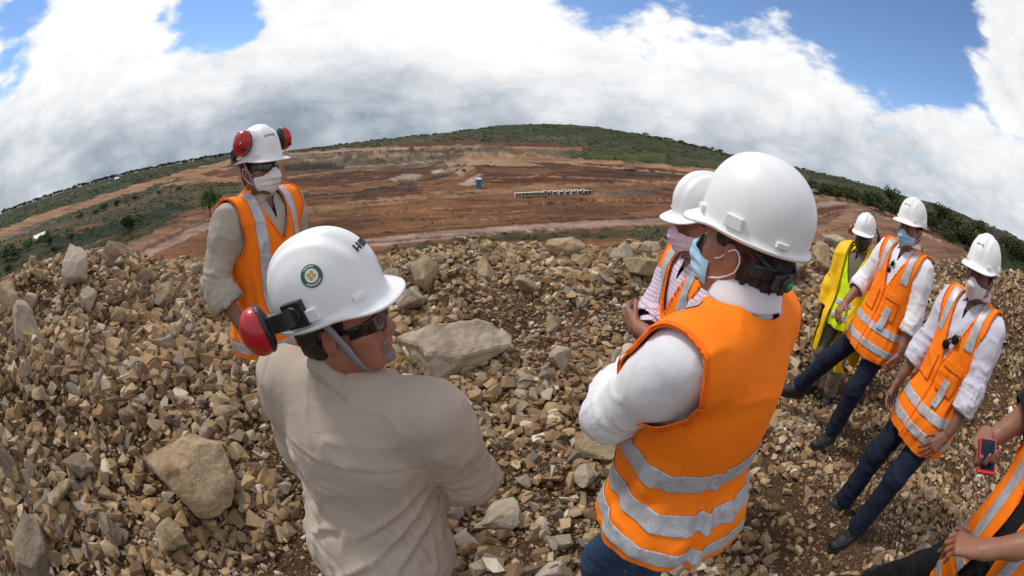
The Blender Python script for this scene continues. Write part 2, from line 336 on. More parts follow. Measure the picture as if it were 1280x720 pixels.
# ------------------------------------------------------------------ land cover, drawn where it lies
def inpoly(x, y, pts):
    r = np.zeros(x.shape, bool); n = len(pts); j = n - 1
    for i in range(n):
        xi, yi = pts[i]; xj, yj = pts[j]
        c = ((yi > y) != (yj > y)) & (x < (xj - xi) * (y - yi) / (yj - yi + 1e-9) + xi); r ^= c; j = i
    return r
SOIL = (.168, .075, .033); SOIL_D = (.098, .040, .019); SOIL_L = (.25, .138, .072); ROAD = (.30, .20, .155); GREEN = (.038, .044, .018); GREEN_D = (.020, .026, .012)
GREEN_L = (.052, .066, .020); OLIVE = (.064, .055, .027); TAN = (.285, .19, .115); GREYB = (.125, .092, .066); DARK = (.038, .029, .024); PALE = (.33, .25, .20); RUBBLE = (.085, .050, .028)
COVER = [   # (polygon in photo pixels, colour, edge roughness in pixels)
 ([(-80, 420), (-80, 285), (0, 262), (150, 218), (300, 190), (300, 235), (240, 262), (200, 285), (120, 330), (60, 360)], GREEN, 2),
 ([(-80, 330), (0, 300), (120, 262), (220, 232), (300, 214), (300, 240), (240, 262), (130, 290), (60, 345), (-80, 400)], OLIVE, 4),
 ([(0, 318), (80, 290), (150, 270), (150, 283), (80, 312), (20, 345), (-20, 345)], GREEN, 5),
 ([(60, 300), (130, 280), (230, 252), (235, 260), (140, 296), (80, 318)], GREEN_D, 5),
 ([(-60, 312), (0, 286), (60, 264), (130, 244), (200, 222), (300, 196), (300, 203), (200, 230), (120, 255), (60, 276), (0, 300), (-60, 330)], SOIL_L, 1.5),
 ([(-60, 322), (0, 296), (60, 274), (70, 276), (0, 302), (-60, 334)], GREYB, 2),
 ([(90, 286), (125, 278), (130, 282), (95, 292)], SOIL, 2),
 ([(195, 236), (255, 212), (300, 208), (300, 226), (250, 229), (220, 230)], SOIL_L, 2),
 ([(250, 216), (300, 209), (300, 222), (262, 221)], SOIL_D, 2),
 ([(110, 325), (150, 308), (240, 268), (300, 240), (380, 240), (380, 350), (110, 350)], SOIL, 2),
 ([(115, 318), (150, 308), (245, 268), (255, 272), (200, 300), (150, 325), (110, 330)], SOIL_L, 2),
 ([(150, 330), (240, 285), (300, 262), (300, 268), (200, 314), (160, 335)], ROAD, 1),
 ([(180, 330), (250, 322), (300, 316), (300, 324), (200, 332)], ROAD, 1),
 # middle plain
 ([(355, 350), (355, 185), (640, 170), (900, 196), (1010, 218), (1010, 330), (640, 340)], SOIL, 0),
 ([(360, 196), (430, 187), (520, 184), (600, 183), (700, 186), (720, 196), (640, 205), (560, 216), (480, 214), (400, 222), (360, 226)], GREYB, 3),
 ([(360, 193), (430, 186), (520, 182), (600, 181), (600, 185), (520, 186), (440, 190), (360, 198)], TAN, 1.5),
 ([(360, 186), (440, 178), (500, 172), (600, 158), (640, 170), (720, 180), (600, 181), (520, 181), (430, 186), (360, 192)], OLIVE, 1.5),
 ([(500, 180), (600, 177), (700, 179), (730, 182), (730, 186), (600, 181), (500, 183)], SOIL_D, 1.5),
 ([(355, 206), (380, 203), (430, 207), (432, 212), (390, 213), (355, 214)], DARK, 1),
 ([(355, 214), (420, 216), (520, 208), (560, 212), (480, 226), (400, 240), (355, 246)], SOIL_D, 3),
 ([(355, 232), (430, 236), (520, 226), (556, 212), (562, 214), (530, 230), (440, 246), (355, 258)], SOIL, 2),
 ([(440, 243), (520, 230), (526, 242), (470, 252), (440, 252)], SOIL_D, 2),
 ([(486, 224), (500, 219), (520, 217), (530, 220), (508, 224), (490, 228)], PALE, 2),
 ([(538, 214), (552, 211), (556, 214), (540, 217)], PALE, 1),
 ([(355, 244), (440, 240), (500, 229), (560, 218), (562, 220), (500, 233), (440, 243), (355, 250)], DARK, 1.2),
 ([(555, 200), (590, 190), (640, 192), (680, 198), (640, 203), (600, 206), (584, 214), (575, 222)], TAN, 2.5),
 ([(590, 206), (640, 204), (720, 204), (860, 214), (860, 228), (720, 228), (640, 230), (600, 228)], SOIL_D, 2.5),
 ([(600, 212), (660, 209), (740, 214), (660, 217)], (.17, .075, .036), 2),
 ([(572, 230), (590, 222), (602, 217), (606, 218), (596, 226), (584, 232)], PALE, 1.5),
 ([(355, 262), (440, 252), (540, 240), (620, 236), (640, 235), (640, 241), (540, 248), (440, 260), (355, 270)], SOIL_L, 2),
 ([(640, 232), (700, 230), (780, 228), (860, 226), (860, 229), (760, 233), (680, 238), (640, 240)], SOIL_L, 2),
 ([(560, 262), (700, 256), (840, 254), (840, 262), (700, 268), (560, 274)], (.135, .062, .029), 4),
 ([(400, 270), (520, 262), (520, 270), (400, 280)], (.135, .062, .029), 4),
 ([(735, 242), (750, 238), (830, 240), (820, 246), (750, 246)], GREYB, 1.5),
 ([(446, 300), (520, 292), (640, 282), (740, 276), (850, 272), (1000, 268), (1000, 276), (850, 279), (740, 284), (640, 291), (540, 300), (450, 310)], ROAD, 1),
 ([(446, 294), (520, 288), (640, 279), (740, 273), (850, 269), (850, 271.5), (740, 275.5), (640, 281.5), (520, 291), (446, 298)], SOIL_D, .8),
 ([(446, 304), (560, 294), (700, 285), (700, 286), (560, 296), (446, 307)], (.15, .08, .055), .6),
 ([(470, 312), (560, 300), (660, 290), (850, 284), (850, 300), (660, 306), (520, 318)], OLIVE, 5),
 ([(470, 320), (600, 304), (800, 296), (800, 306), (600, 316), (470, 330)], SOIL, 3),
 # hill in the middle and on the right
 ([(600, 162), (640, 145), (740, 148), (900, 180), (1010, 205), (1010, 222), (960, 222), (880, 212), (800, 206), (720, 198), (690, 188), (640, 178), (600, 180)], GREEN, 2.5),
 ([(600, 168), (700, 172), (800, 186), (900, 204), (900, 208), (800, 196), (700, 182), (600, 176)], OLIVE, 5),
 ([(690, 184), (760, 186), (840, 198), (820, 204), (740, 196), (700, 192)], GREEN_L, 4),
 ([(620, 178), (690, 180), (735, 184), (730, 187), (660, 185), (620, 183)], SOIL_D, 2),
 ([(640, 183), (700, 184), (730, 186), (728, 188), (640, 187)], SOIL_L, 1.5),
 ([(640, 192), (760, 200), (860, 208), (900, 212), (900, 217), (800, 210), (700, 204), (640, 198)], SOIL_L, 2),
 ([(690, 202), (780, 206), (860, 214), (850, 217), (760, 212), (700, 207)], SOIL_D, 1.5),
 ([(760, 213), (850, 216), (860, 222), (780, 220)], (.06, .035, .028), 2),
 ([(1000, 200), (1060, 218), (1160, 248), (1300, 300), (1300, 345), (1230, 328), (1150, 300), (1090, 262), (1040, 244), (1000, 236)], GREEN, 2.5),
 ([(1000, 216), (1050, 230), (1120, 256), (1110, 258), (1040, 238), (1000, 228)], OLIVE, 4),
 ([(1150, 255), (1200, 272), (1300, 306), (1300, 316), (1230, 296), (1170, 276)], (.05, .040, .026), 4),
 ([(1170, 285), (1230, 303), (1290, 322), (1290, 330), (1220, 318), (1165, 300)], OLIVE, 5),
 ([(1000, 236), (1040, 244), (1090, 258), (1130, 280), (1180, 300), (1240, 326), (1240, 350), (1000, 350)], (.185, .102, .060), 1.5),
 ([(1005, 248), (1040, 252), (1065, 254), (1062, 266), (1045, 280), (1005, 288)], (.15, .08, .055), 1.5),
 ([(1020, 262), (1060, 256), (1050, 266), (1025, 274)], SOIL_D, 1.5),
 ([(1012, 256), (1040, 251), (1066, 251), (1066, 254), (1040, 256), (1015, 262)], ROAD, .8),
 ([(1050, 270), (1064, 258), (1072, 262), (1064, 276), (1040, 286), (1005, 292), (1005, 286), (1035, 280)], (.22, .125, .075), 1),
 ([(1060, 246), (1110, 262), (1180, 296), (1176, 299), (1105, 268), (1060, 250)], SOIL_D, 1),
]
def stroke(pts, w, c, e=.8):                 # a line on the land, width in photo pixels
    pts = np.array(pts, float); t = np.gradient(pts, axis=0); n = np.stack([-t[:, 1], t[:, 0]], -1); n /= np.linalg.norm(n, axis=1)[:, None]
    ww = np.broadcast_to(np.asarray(w, float), (len(pts),))[:, None] / 2
    COVER.append(([tuple(p) for p in pts + n * ww] + [tuple(p) for p in (pts - n * ww)[::-1]], c, e))
for pts, w, c in (
 ([(360, 196), (430, 190), (520, 187), (600, 186)], 1.2, DARK), ([(380, 200), (450, 196), (540, 192), (590, 190)], 1.4, TAN), ([(400, 204), (470, 201), (545, 197)], 1.3, DARK), ([(430, 209), (500, 205), (560, 200)], 1.2, TAN),
 ([(440, 213), (520, 206), (560, 202)], 1.2, SOIL_D), ([(360, 222), (420, 214), (470, 212)], 1.5, SOIL_L), ([(360, 229), (430, 221), (500, 214)], 1.2, DARK), ([(500, 216), (540, 208), (556, 200)], 1.6, DARK),
 ([(556, 214), (574, 206), (590, 196), (612, 192)], 2.2, SOIL_L), ([(560, 218), (575, 211), (586, 202)], 1.2, DARK), ([(360, 240), (430, 232), (505, 222)], 1.1, SOIL_L), ([(360, 252), (440, 246), (530, 234), (560, 226)], 1.0, DARK),
 ([(450, 256), (520, 248), (600, 241)], 1.0, SOIL_D), ([(600, 222), (680, 220), (760, 223), (830, 228)], 1.2, SOIL_L), ([(610, 208), (680, 210), (740, 214), (830, 222)], 1.0, DARK), ([(640, 200), (700, 203), (770, 210), (860, 218)], 1.4, TAN), ([(650, 226), (720, 225), (800, 229)], 1.2, SOIL_D),
 ([(370, 284), (460, 276), (560, 267), (680, 261), (830, 258)], .9, SOIL_D), ([(380, 276), (500, 264), (620, 256), (760, 250), (850, 250)], .8, SOIL_L), ([(560, 250), (660, 252), (760, 252), (850, 248)], .8, SOIL_D), ([(420, 300), (520, 285), (640, 275), (760, 269)], 1.0, OLIVE),
 ([(1005, 246), (1050, 247), (1100, 262), (1160, 288)], 1.3, SOIL_L), ([(1010, 292), (1060, 284), (1090, 280), (1140, 298)], 1.2, SOIL_D), ([(1070, 262), (1120, 276), (1180, 304)], 1.2, ROAD), ([(1010, 266), (1030, 262), (1050, 258)], 1.0, DARK), ([(1012, 274), (1034, 268), (1052, 262)], .9, SOIL_L), ([(1012, 281), (1036, 275), (1050, 268)], 1.0, DARK),
 ([(120, 312), (200, 284), (262, 262)], 1.2, SOIL_D), ([(150, 316), (230, 286), (300, 258)], 1.5, TAN), ([(0, 308), (80, 282), (170, 252), (290, 214)], 1.2, SOIL), ([(20, 340), (90, 314), (150, 292)], 2.0, SOIL), ([(0, 280), (60, 259), (140, 232), (240, 207)], 1.2, GREEN_D)): stroke(pts, w, c)
_rs = np.random.default_rng(23)
for _ in range(90):
    x0 = _rs.uniform(360, 880); y0 = _rs.uniform(214, 300); w_ = _rs.uniform(15, 90); sl = -.10 + .16 * (x0 - 500) / 400 + _rs.normal() * .05
    if y0 > 288 - (x0 - 450) * .05: continue
    xs = np.linspace(0, w_, 6); stroke([(x0 + q, y0 + sl * q + 1.2 * math.sin(q * .07 + y0)) for q in xs], _rs.uniform(.35, .9), [SOIL_D, SOIL_L, DARK, (.20, .085, .036), GREYB][int(_rs.integers(5))], .5)
def build_ground():
    rr = np.concatenate([[0.0], np.geomspace(.25, 9500, 800)])
    fine = np.arange(-98, 98.01, .17); az = np.radians(np.concatenate([fine, np.arange(101, 262, 4.0)]))
    na, nr = len(az), len(rr)
    A, Rr = np.meshgrid(az, rr); X = Rr * np.sin(A); Y = Rr * np.cos(A)
    Z = terrain_z(X, Y)
    V = np.stack([X, Y, Z], -1).reshape(-1, 3)
    C = np.empty((len(V), 3)); C[:] = RUBBLE
    R = Rr.ravel()
    far = R > 20
    C[far] = SOIL
    front = far & (np.abs(np.arctan2(V[:, 0], V[:, 1])) < rad(90))
    C[far & ~front] = OLIVE
    idx = np.nonzero(front)[0]; uv = proj(V[idx]); P = V[idx]
    lr = np.log(R[idx])
    Q = np.stack([uv[:, 0] / 14, uv[:, 1] / 3.2, 0 * lr], -1)
    wx = fbm(Q, 4, 5); wy = fbm(Q + 31, 4, 8)
    Cf = C[idx]
    base_x, base_y = uv[:, 0], uv[:, 1]
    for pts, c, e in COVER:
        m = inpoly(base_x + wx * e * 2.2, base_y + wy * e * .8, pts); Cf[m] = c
    skyd = uv[:, 1]
    W = P / np.array([1, 1, 1.0])
    n1 = fbm(W / 16, 5, 61); n2 = fbm(W / 60, 4, 71); n3 = fbm(np.stack([uv[:, 0] / 40, uv[:, 1] / 2.0, 0 * lr], -1), 4, 91)
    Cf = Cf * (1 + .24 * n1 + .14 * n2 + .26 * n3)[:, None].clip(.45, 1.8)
    C[idx] = Cf
    # soft transition from rubble to soil on the outer slope
    i = np.arange(nr * na).reshape(nr, na)
    a = i[:-1, :]; b = i[1:, :]
    q = np.stack([a, b, np.roll(b, -1, 1), np.roll(a, -1, 1)], -1).reshape(-1, 4)[:, ::-1]
    m, g, b_ = mat('soil_and_scrub')
    at = g.new('ShaderNodeVertexColor', layer_name='tint').outputs[0]
    p = g.new('ShaderNodeNewGeometry').outputs['Position']
    dist = g.v('LENGTH', p)
    near = g.step(dist, 14, 7)
    nz = g.noise(p, 3.0, 8, .65); nf = g.noise(p, 38.0, 6, .7); nm = g.noise(p, .25, 8, .65)
    gv = g.new('ShaderNodeTexVoronoi'); g.put(gv.inputs['Vector'], p); gv.inputs['Scale'].default_value = 70
    k_near = g.m('ADD', g.m('MULTIPLY', nz, 1.0), g.m('MULTIPLY', nf, .9))
    pebble = g.ramp(g.sep(gv.outputs['Color'])[0], [(0, (.6, .55, .5)), (.5, (.95, .95, .95)), (1, (1.75, 1.6, 1.45))])
    c_near = g.mix(.75, g.mix(1.0, at, g.comb(k_near, k_near, k_near), 'MULTIPLY'), pebble, 'MULTIPLY')
    n7 = g.noise(p, .07, 10, .7, .6); kf = g.m('ADD', .12, g.m('MULTIPLY', g.m('ADD', g.m('MULTIPLY', n7, .8), g.m('ADD', g.m('MULTIPLY', nm, .3), g.m('MULTIPLY', nz, .2))), 1.36))
    c_far = g.mix(1.0, at, g.comb(kf, kf, kf), 'MULTIPLY')
    g.put(b_.inputs['Base Color'], g.mix(near, c_far, c_near)); b_.inputs['Roughness'].default_value = .95
    b_.inputs['Specular IOR Level'].default_value = .15
    h = g.m('ADD', g.m('MULTIPLY', gv.outputs['Distance'], -1.2), nf)
    n0 = bump(g, b_, g.m('MULTIPLY', h, near), .9, .012)
    hf = g.m('MULTIPLY', g.m('ADD', g.noise(p, .12, 9, .68), g.m('MULTIPLY', g.noise(p, .03, 6, .6), 1.5)), g.m('SUBTRACT', 1.0, near)); bump(g, b_, hf, .85, 3.5, n0)
    global GV, GC, GUV, GI
    GI = idx; GV = P; GC = Cf; GUV = uv
    o = mesh_obj('ground', V, q, m, None, True, C); tag(o, kind='structure'); return o
ground = build_ground()

# ------------------------------------------------------------------ rocks
import bmesh
def rock_mesh(name, seed, squash=(1, 1, 1), npts=13, sub=2, rough=.035, cuts=0):
    r_ = np.random.default_rng(seed)
    p = r_.normal(size=(npts, 3)); p /= np.linalg.norm(p, axis=1)[:, None]; p *= r_.uniform(.78, 1.05, (npts, 1))
    p = np.sign(p) * np.abs(p) ** .8
    bm = bmesh.new()
    for q in p: bm.verts.new(q * np.array(squash) * .5)
    res = bmesh.ops.convex_hull(bm, input=bm.verts)
    bmesh.ops.delete(bm, geom=[v for v in bm.verts if not v.link_faces], context='VERTS')
    for k in range(cuts):
        n = r_.normal(size=3); n /= np.linalg.norm(n)
        co = n * float(np.max([v.co.dot(Vector(n)) for v in bm.verts])) * r_.uniform(.6, .85)
        gm = bmesh.ops.bisect_plane(bm, geom=bm.verts[:] + bm.edges[:] + bm.faces[:], plane_co=co, plane_no=n, clear_outer=True)
        bmesh.ops.holes_fill(bm, edges=[e for e in bm.edges if e.is_boundary])
    bmesh.ops.dissolve_limit(bm, angle_limit=rad(9), verts=bm.verts, edges=bm.edges)
    if sub:
        bmesh.ops.bevel(bm, geom=bm.edges[:], offset=.014, segments=1, affect='EDGES')
        bmesh.ops.triangulate(bm, faces=bm.faces)
        bmesh.ops.subdivide_edges(bm, edges=[e for e in bm.edges if e.calc_length() > .16], cuts=1, use_grid_fill=True)
        bmesh.ops.triangulate(bm, faces=bm.faces)
        for k in range(sub):
            bmesh.ops.subdivide_edges(bm, edges=bm.edges[:], cuts=1, use_grid_fill=True)
            bmesh.ops.triangulate(bm, faces=[f for f in bm.faces if len(f.verts) > 3])
        P = np.array([v.co[:] for v in bm.verts]); bm.normal_update(); N = np.array([v.normal[:] for v in bm.verts])
        d = fbm(P * 4.0 + seed, 4, seed) * rough * .9 + .35 * rough * np.abs(fbm(P * 11 + seed, 3, seed + 3))
        P = P + N * d[:, None]
        for v, q in zip(bm.verts, P): v.co = q
    bm.normal_update()
    me = bpy.data.meshes.new(name); bm.to_mesh(me); bm.free()
    return me
def rock_material(name, stops, rand=True, dirt=.5):
    m, g, b = mat(name)
    oi = g.new('ShaderNodeObjectInfo')
    p = pos(g)
    w = g.new('ShaderNodeNewGeometry').outputs['Position']
    base = g.ramp(oi.outputs['Random'], stops) if rand else g.ramp(g.noise(p, 2.2, 5, .6), stops)
    n1 = g.noise(p, 3.0, 8, .65, .3); n2 = g.noise(p, 14, 6, .7)
    k = g.m('ADD', .40, g.m('ADD', g.m('MULTIPLY', n1, .75), g.m('MULTIPLY', n2, .5)))
    c = g.mix(1.0, base, g.comb(k, k, k), 'MULTIPLY')
    stain = g.step(g.noise(w, 5.0, 6, .6, .5), .50, .66)
    c = g.mix(g.m('MULTIPLY', stain, dirt), c, (.15, .082, .038))
    # vein streaks and dust lying on upward faces
    nz = g.sep(g.new('ShaderNodeNewGeometry').outputs['True Normal'])[2]
    dust = g.m('MULTIPLY', g.step(nz, .35, .9), g.step(n2, .40, .62))
    c = g.mix(g.m('MULTIPLY', dust, .45), c, (.26, .17, .095))
    g.put(b.inputs['Base Color'], c); b.inputs['Roughness'].default_value = .88; b.inputs['Specular IOR Level'].default_value = .25
    bump(g, b, g.m('ADD', n2, g.m('MULTIPLY', g.noise(p, 40, 4, .7), .5)), .55, .02)
    return m
M_rock = rock_material('sandy_rock', [(0, (.25, .16, .085)), (.3, (.32, .22, .125)), (.55, (.37, .28, .175)), (.75, (.27, .21, .15)), (.9, (.44, .37, .29)), (1, (.20, .17, .14))])
M_slab = rock_material('pale_rock', [(.3, (.33, .26, .185)), (.55, (.44, .37, .285)), (.75, (.25, .175, .11))], False, .35)
M_tanrock = rock_material('tan_rock', [(.3, (.32, .215, .12)), (.55, (.42, .32, .20)), (.8, (.25, .155, .08))], False, .6)
M_grey = rock_material('grey_rock', [(.3, (.155, .118, .085)), (.6, (.24, .195, .148)), (.8, (.11, .08, .056))], False, .3)
M_pink = rock_material('pinkish_rock', [(.3, (.50, .37, .28)), (.6, (.58, .50, .43)), (.8, (.42, .29, .20))], False, .2)
M_half = rock_material('half_weathered_rock', [(.3, (.50, .38, .29)), (.6, (.56, .47, .39))], False, .1)
def eul(a, b, c):
    from mathutils import Euler
    return np.array(Euler((a, b, c)).to_matrix())
# pixel centre, width px, squash, rotation, sink, material, label, mesh seed
ROCKS = [
 ((560, 434), 158, (1, .78, .36), (rad(24), rad(-8), rad(18)), .26, 'M_slab', 'largest pale flat slab lying on the rubble bank between the two nearest helmets', 3),
 ((238, 590), 150, (1, .95, .74), (rad(14), rad(10), rad(40)), .22, 'M_tanrock', 'big tan angular boulder with a dark right side in the left foreground', 8),
 ((94, 326), 74, (.62, .55, .95), (rad(6), rad(24), rad(30)), .10, 'M_half', 'upright pinkish boulder standing on the far left crest of the rubble', 12),
 ((40, 690), 120, (1, .7, .7), (rad(5), rad(-6), rad(10)), .2, 'M_grey', 'large dark grey boulder in the bottom left corner', 15),
 ((72, 622), 96, (1, .34, .38), (rad(4), rad(-14), rad(-8)), .15, 'M_tanrock', 'long brown beam shaped rock above the dark corner boulder', 18),
 ((100, 585), 86, (1, .6, .5), (rad(20), rad(24), rad(40)), .3, 'M_grey', 'grey tilted slab with brown pebbles lying on it at left', 21),
 ((136, 662), 56, (1, .85, .8), (rad(10), 0, rad(70)), .15, 'M_grey', 'grey pyramid shaped rock beside the dark corner boulder', 24),
 ((213, 668), 64, (.9, .8, 1), (rad(25), rad(-20), rad(10)), .15, 'M_tanrock', 'brown wedge shaped rock just below the big tan boulder', 27),
 ((629, 648), 76, (.72, 1.15, .5), (rad(8), rad(8), rad(-32)), .2, 'M_slab', 'long grey rock on the ground just right of the khaki shirt elbow', 30),
 ((684, 680), 46, (1, .75, .5), (rad(10), rad(5), rad(30)), .15, 'M_slab', 'small pale triangular rock near the jeans at the bottom', 33),
 ((690, 714), 62, (1, .5, .45), (0, rad(-12), rad(20)), .15, 'M_pink', 'pinkish wedge of rock at the bottom edge between the two nearest people', 36),
 ((699, 448), 42, (1, .8, .8), (rad(15), rad(10), 0), .1, 'M_slab', 'whitish block among brown rubble right of the pale slab', 39),
 ((703, 309), 58, (1, .55, .5), (rad(0), rad(-14), rad(-10)), .1, 'M_tanrock', 'pale tilted block lying on the crest in the middle of the rubble', 42),
 ((531, 340), 52, (1, .8, .85), (rad(10), rad(-10), rad(40)), .15, 'M_tanrock', 'tan cracked block on the crest above the pale slab', 45),
 ((776, 318), 34, (1, .8, 1), (rad(10), rad(20), rad(5)), .1, 'M_slab', 'pointed grey block on the crest left of the pink mask', 48),
 ((659, 354), 38, (1, .8, .75), (rad(-20), rad(10), rad(35)), .1, 'M_tanrock', 'triangular tan rock with a broken face below the crest', 51),
 ((990, 333), 56, (.9, .7, .95), (rad(8), rad(30), rad(50)), .15, 'M_tanrock', 'large leaning rock on the crest next to the front man wearing the green knob', 54),
 ((1026, 322), 46, (.75, .6, 1), (rad(0), rad(-24), rad(20)), .15, 'M_tanrock', 'second large leaning rock on the right crest left of the yellow jacket', 57),
 ((1042, 303), 44, (1, .7, .4), (rad(6), rad(4), rad(-20)), .2, 'M_slab', 'flat pale rock capping the right crest left of the yellow jacket', 60),
 ((742, 560), 74, (1, .6, .5), (rad(10), rad(10), rad(-10)), .2, 'M_tanrock', 'brown flat rock under the white sleeved elbow', 63),
 ((728, 592), 52, (1, .7, .6), (rad(-10), rad(10), rad(-50)), .2, 'M_slab', 'greyish block beside the front edge of the nearest orange vest', 66),
 ((282, 518), 52, (1, .5, .5), (0, rad(8), rad(-12)), .15, 'M_tanrock', 'smooth brown long stone left of the khaki shoulder', 69),
 ((257, 541), 34, (1, .6, .7), (0, rad(-30), rad(20)), .15, 'M_slab', 'small pale grey stone above the big tan boulder', 72),
 ((10, 580), 60, (.7, .9, 1), (rad(10), rad(5), rad(30)), .2, 'M_grey', 'dark brownish rock cut by the left edge of the picture', 75),
 ((124, 480), 34, (.8, .7, 1), (rad(20), rad(10), rad(30)), .15, 'M_slab', 'lone light grey stone standing out on the left rubble slope', 78),
 ((110, 372), 44, (.7, .7, 1), (rad(10), rad(15), rad(60)), .2, 'M_slab', 'pale tall stone below the upright crest boulder', 81),
 ((27, 465), 48, (1, .8, .8), (rad(0), rad(20), rad(30)), .2, 'M_slab', 'bright grey fractured rock at the left edge halfway down the slope', 84),
 ((205, 365), 46, (1, .8, .6), (rad(20), rad(-10), rad(0)), .25, 'M_tanrock', 'broad tan rock near the crest left of the standing worker sleeve', 87),
 ((216, 420), 28, (.7, .7, 1.3), (rad(10), rad(5), rad(15)), .2, 'M_slab', 'narrow upright pale stone left of the worker sleeve cuff', 90),
 ((800, 335), 48, (1, .8, .9), (rad(10), rad(0), rad(20)), .2, 'M_rock', 'dark tan boulder right below the crest left of the orange vest with sunglasses', 93),
]
def place_rock(me, px, py, wpx, sq, rot, sink, name='rock'):
    P, t = hit(px, py)
    s = wpx / FPX * t
    th = math.acos(np.clip(ray(px, py) @ CF, -1, 1)); s *= math.cos(th / 2)
    o = bpy.data.objects.new(name, me); COL.objects.link(o)
    d = ray(px, py); hz = s * .5 * sq[2]; c, t = hit(px, py, hz * (1 - 2 * sink))
    o.location = [float(q) for q in c]
    R = eul(*rot); yaw = -math.atan2(d[0], d[1]); Rz = np.array(Matrix.Rotation(yaw, 3, 'Z'))
    o.matrix_world = Matrix.Translation(Vector(c)) @ (Matrix(Rz @ R).to_4x4()) @ Matrix.Diagonal((s, s, s, 1))
    return o, c, s
RSPOTS = []
for (px, py), w, sq, rot, sink, mm, lab, sd_ in ROCKS:
    me = rock_mesh('rock', sd_, sq, 13, 3 if w > 70 else 2, .022, 5); me.materials.append(globals()[mm])
    o, c, s = place_rock(me, px, py, w, sq, rot, sink, 'boulder' if w > 85 else 'rock')
    tag(o, lab, 'rock'); RSPOTS.append((c[0], c[1], s * .4))
variants = []
for k in range(16):
    q = np.random.default_rng(200 + k).uniform(.55, 1.0, 3); q[0] = 1
    me = rock_mesh('rock', 300 + k, q, 12, 1, .03, 1); me.materials.append(M_rock); variants.append(me)
FEET = []       # filled by the figures' standing places before scattering
STAND = {'A': (-.37, .67), 'B': (.43, .75), 'C': (-1.24, 1.75), 'D': (.74, 1.48), 'E': (2.79, 2.45), 'F': (2.56, 1.74), 'G': (2.27, .93), 'H': (1.62, -.02)}
def free(x, y, s, pad=.16):
    for fx, fy in STAND.values():
        if (x - fx) ** 2 + (y - fy) ** 2 < (pad + s * .5) ** 2: return False
    return all((x - a) ** 2 + (y - b) ** 2 > (c + s * .42) ** 2 for a, b, c in RSPOTS)
r2 = np.random.default_rng(77)
blocks = []
for k in range(9):                          # paler, blockier rocks for the larger sizes
    q = np.random.default_rng(500 + k).uniform(.6, 1.0, 3); q[0] = 1
    me = rock_mesh('rock', 520 + k, q, 11, 2, .022, 4); me.materials.append((M_slab, M_tanrock, M_tanrock)[k % 3]); blocks.append(me)
n = 0; tries = 0
while n < 268 and tries < 20000:
    tries += 1
    az = r2.uniform(rad(-78), rad(84)); R = float(np.interp(az, CR_AZ, CR_R))
    u = r2.random()
    if u < .42: r = R + r2.normal(-.25, .22); s = .13 * r2.pareto(1.9) + .14
    elif u < .75: r = r2.uniform(2.3, R); s = .075 * r2.pareto(2.2) + .095
    else: r = r2.uniform(1.1, 3.0); s = .04 * r2.pareto(2.6) + .07
    if az > rad(40): s *= .62
    if az < rad(-12): s *= 1.45
    s = min(s, .42 if az < rad(30) else .2)
    x, y = r * math.sin(az), r * math.cos(az)
    if r > R + .25 or not free(x, y, s, .2): continue
    uv = proj((x, y, float(near_z(x, y))))
    if not (-20 < uv[0] < 1300 and 280 < uv[1] < 735): continue
    o = bpy.data.objects.new('rock', blocks[n % 9] if s > .17 else variants[n % len(variants)]); COL.objects.link(o)
    o.location = (x, y, float(near_z(x, y)) + s * r2.uniform(.02, .26))
    o.rotation_euler = r2.uniform(0, 6.28, 3); o.scale = (s, s * r2.uniform(.8, 1.1), s * r2.uniform(.7, 1.0))
    tag(o, 'angular sandy rock among the loose rubble of the mound', 'rock', 'loose rocks of the rubble mound')
    RSPOTS.append((x, y, s * .25)); n += 1
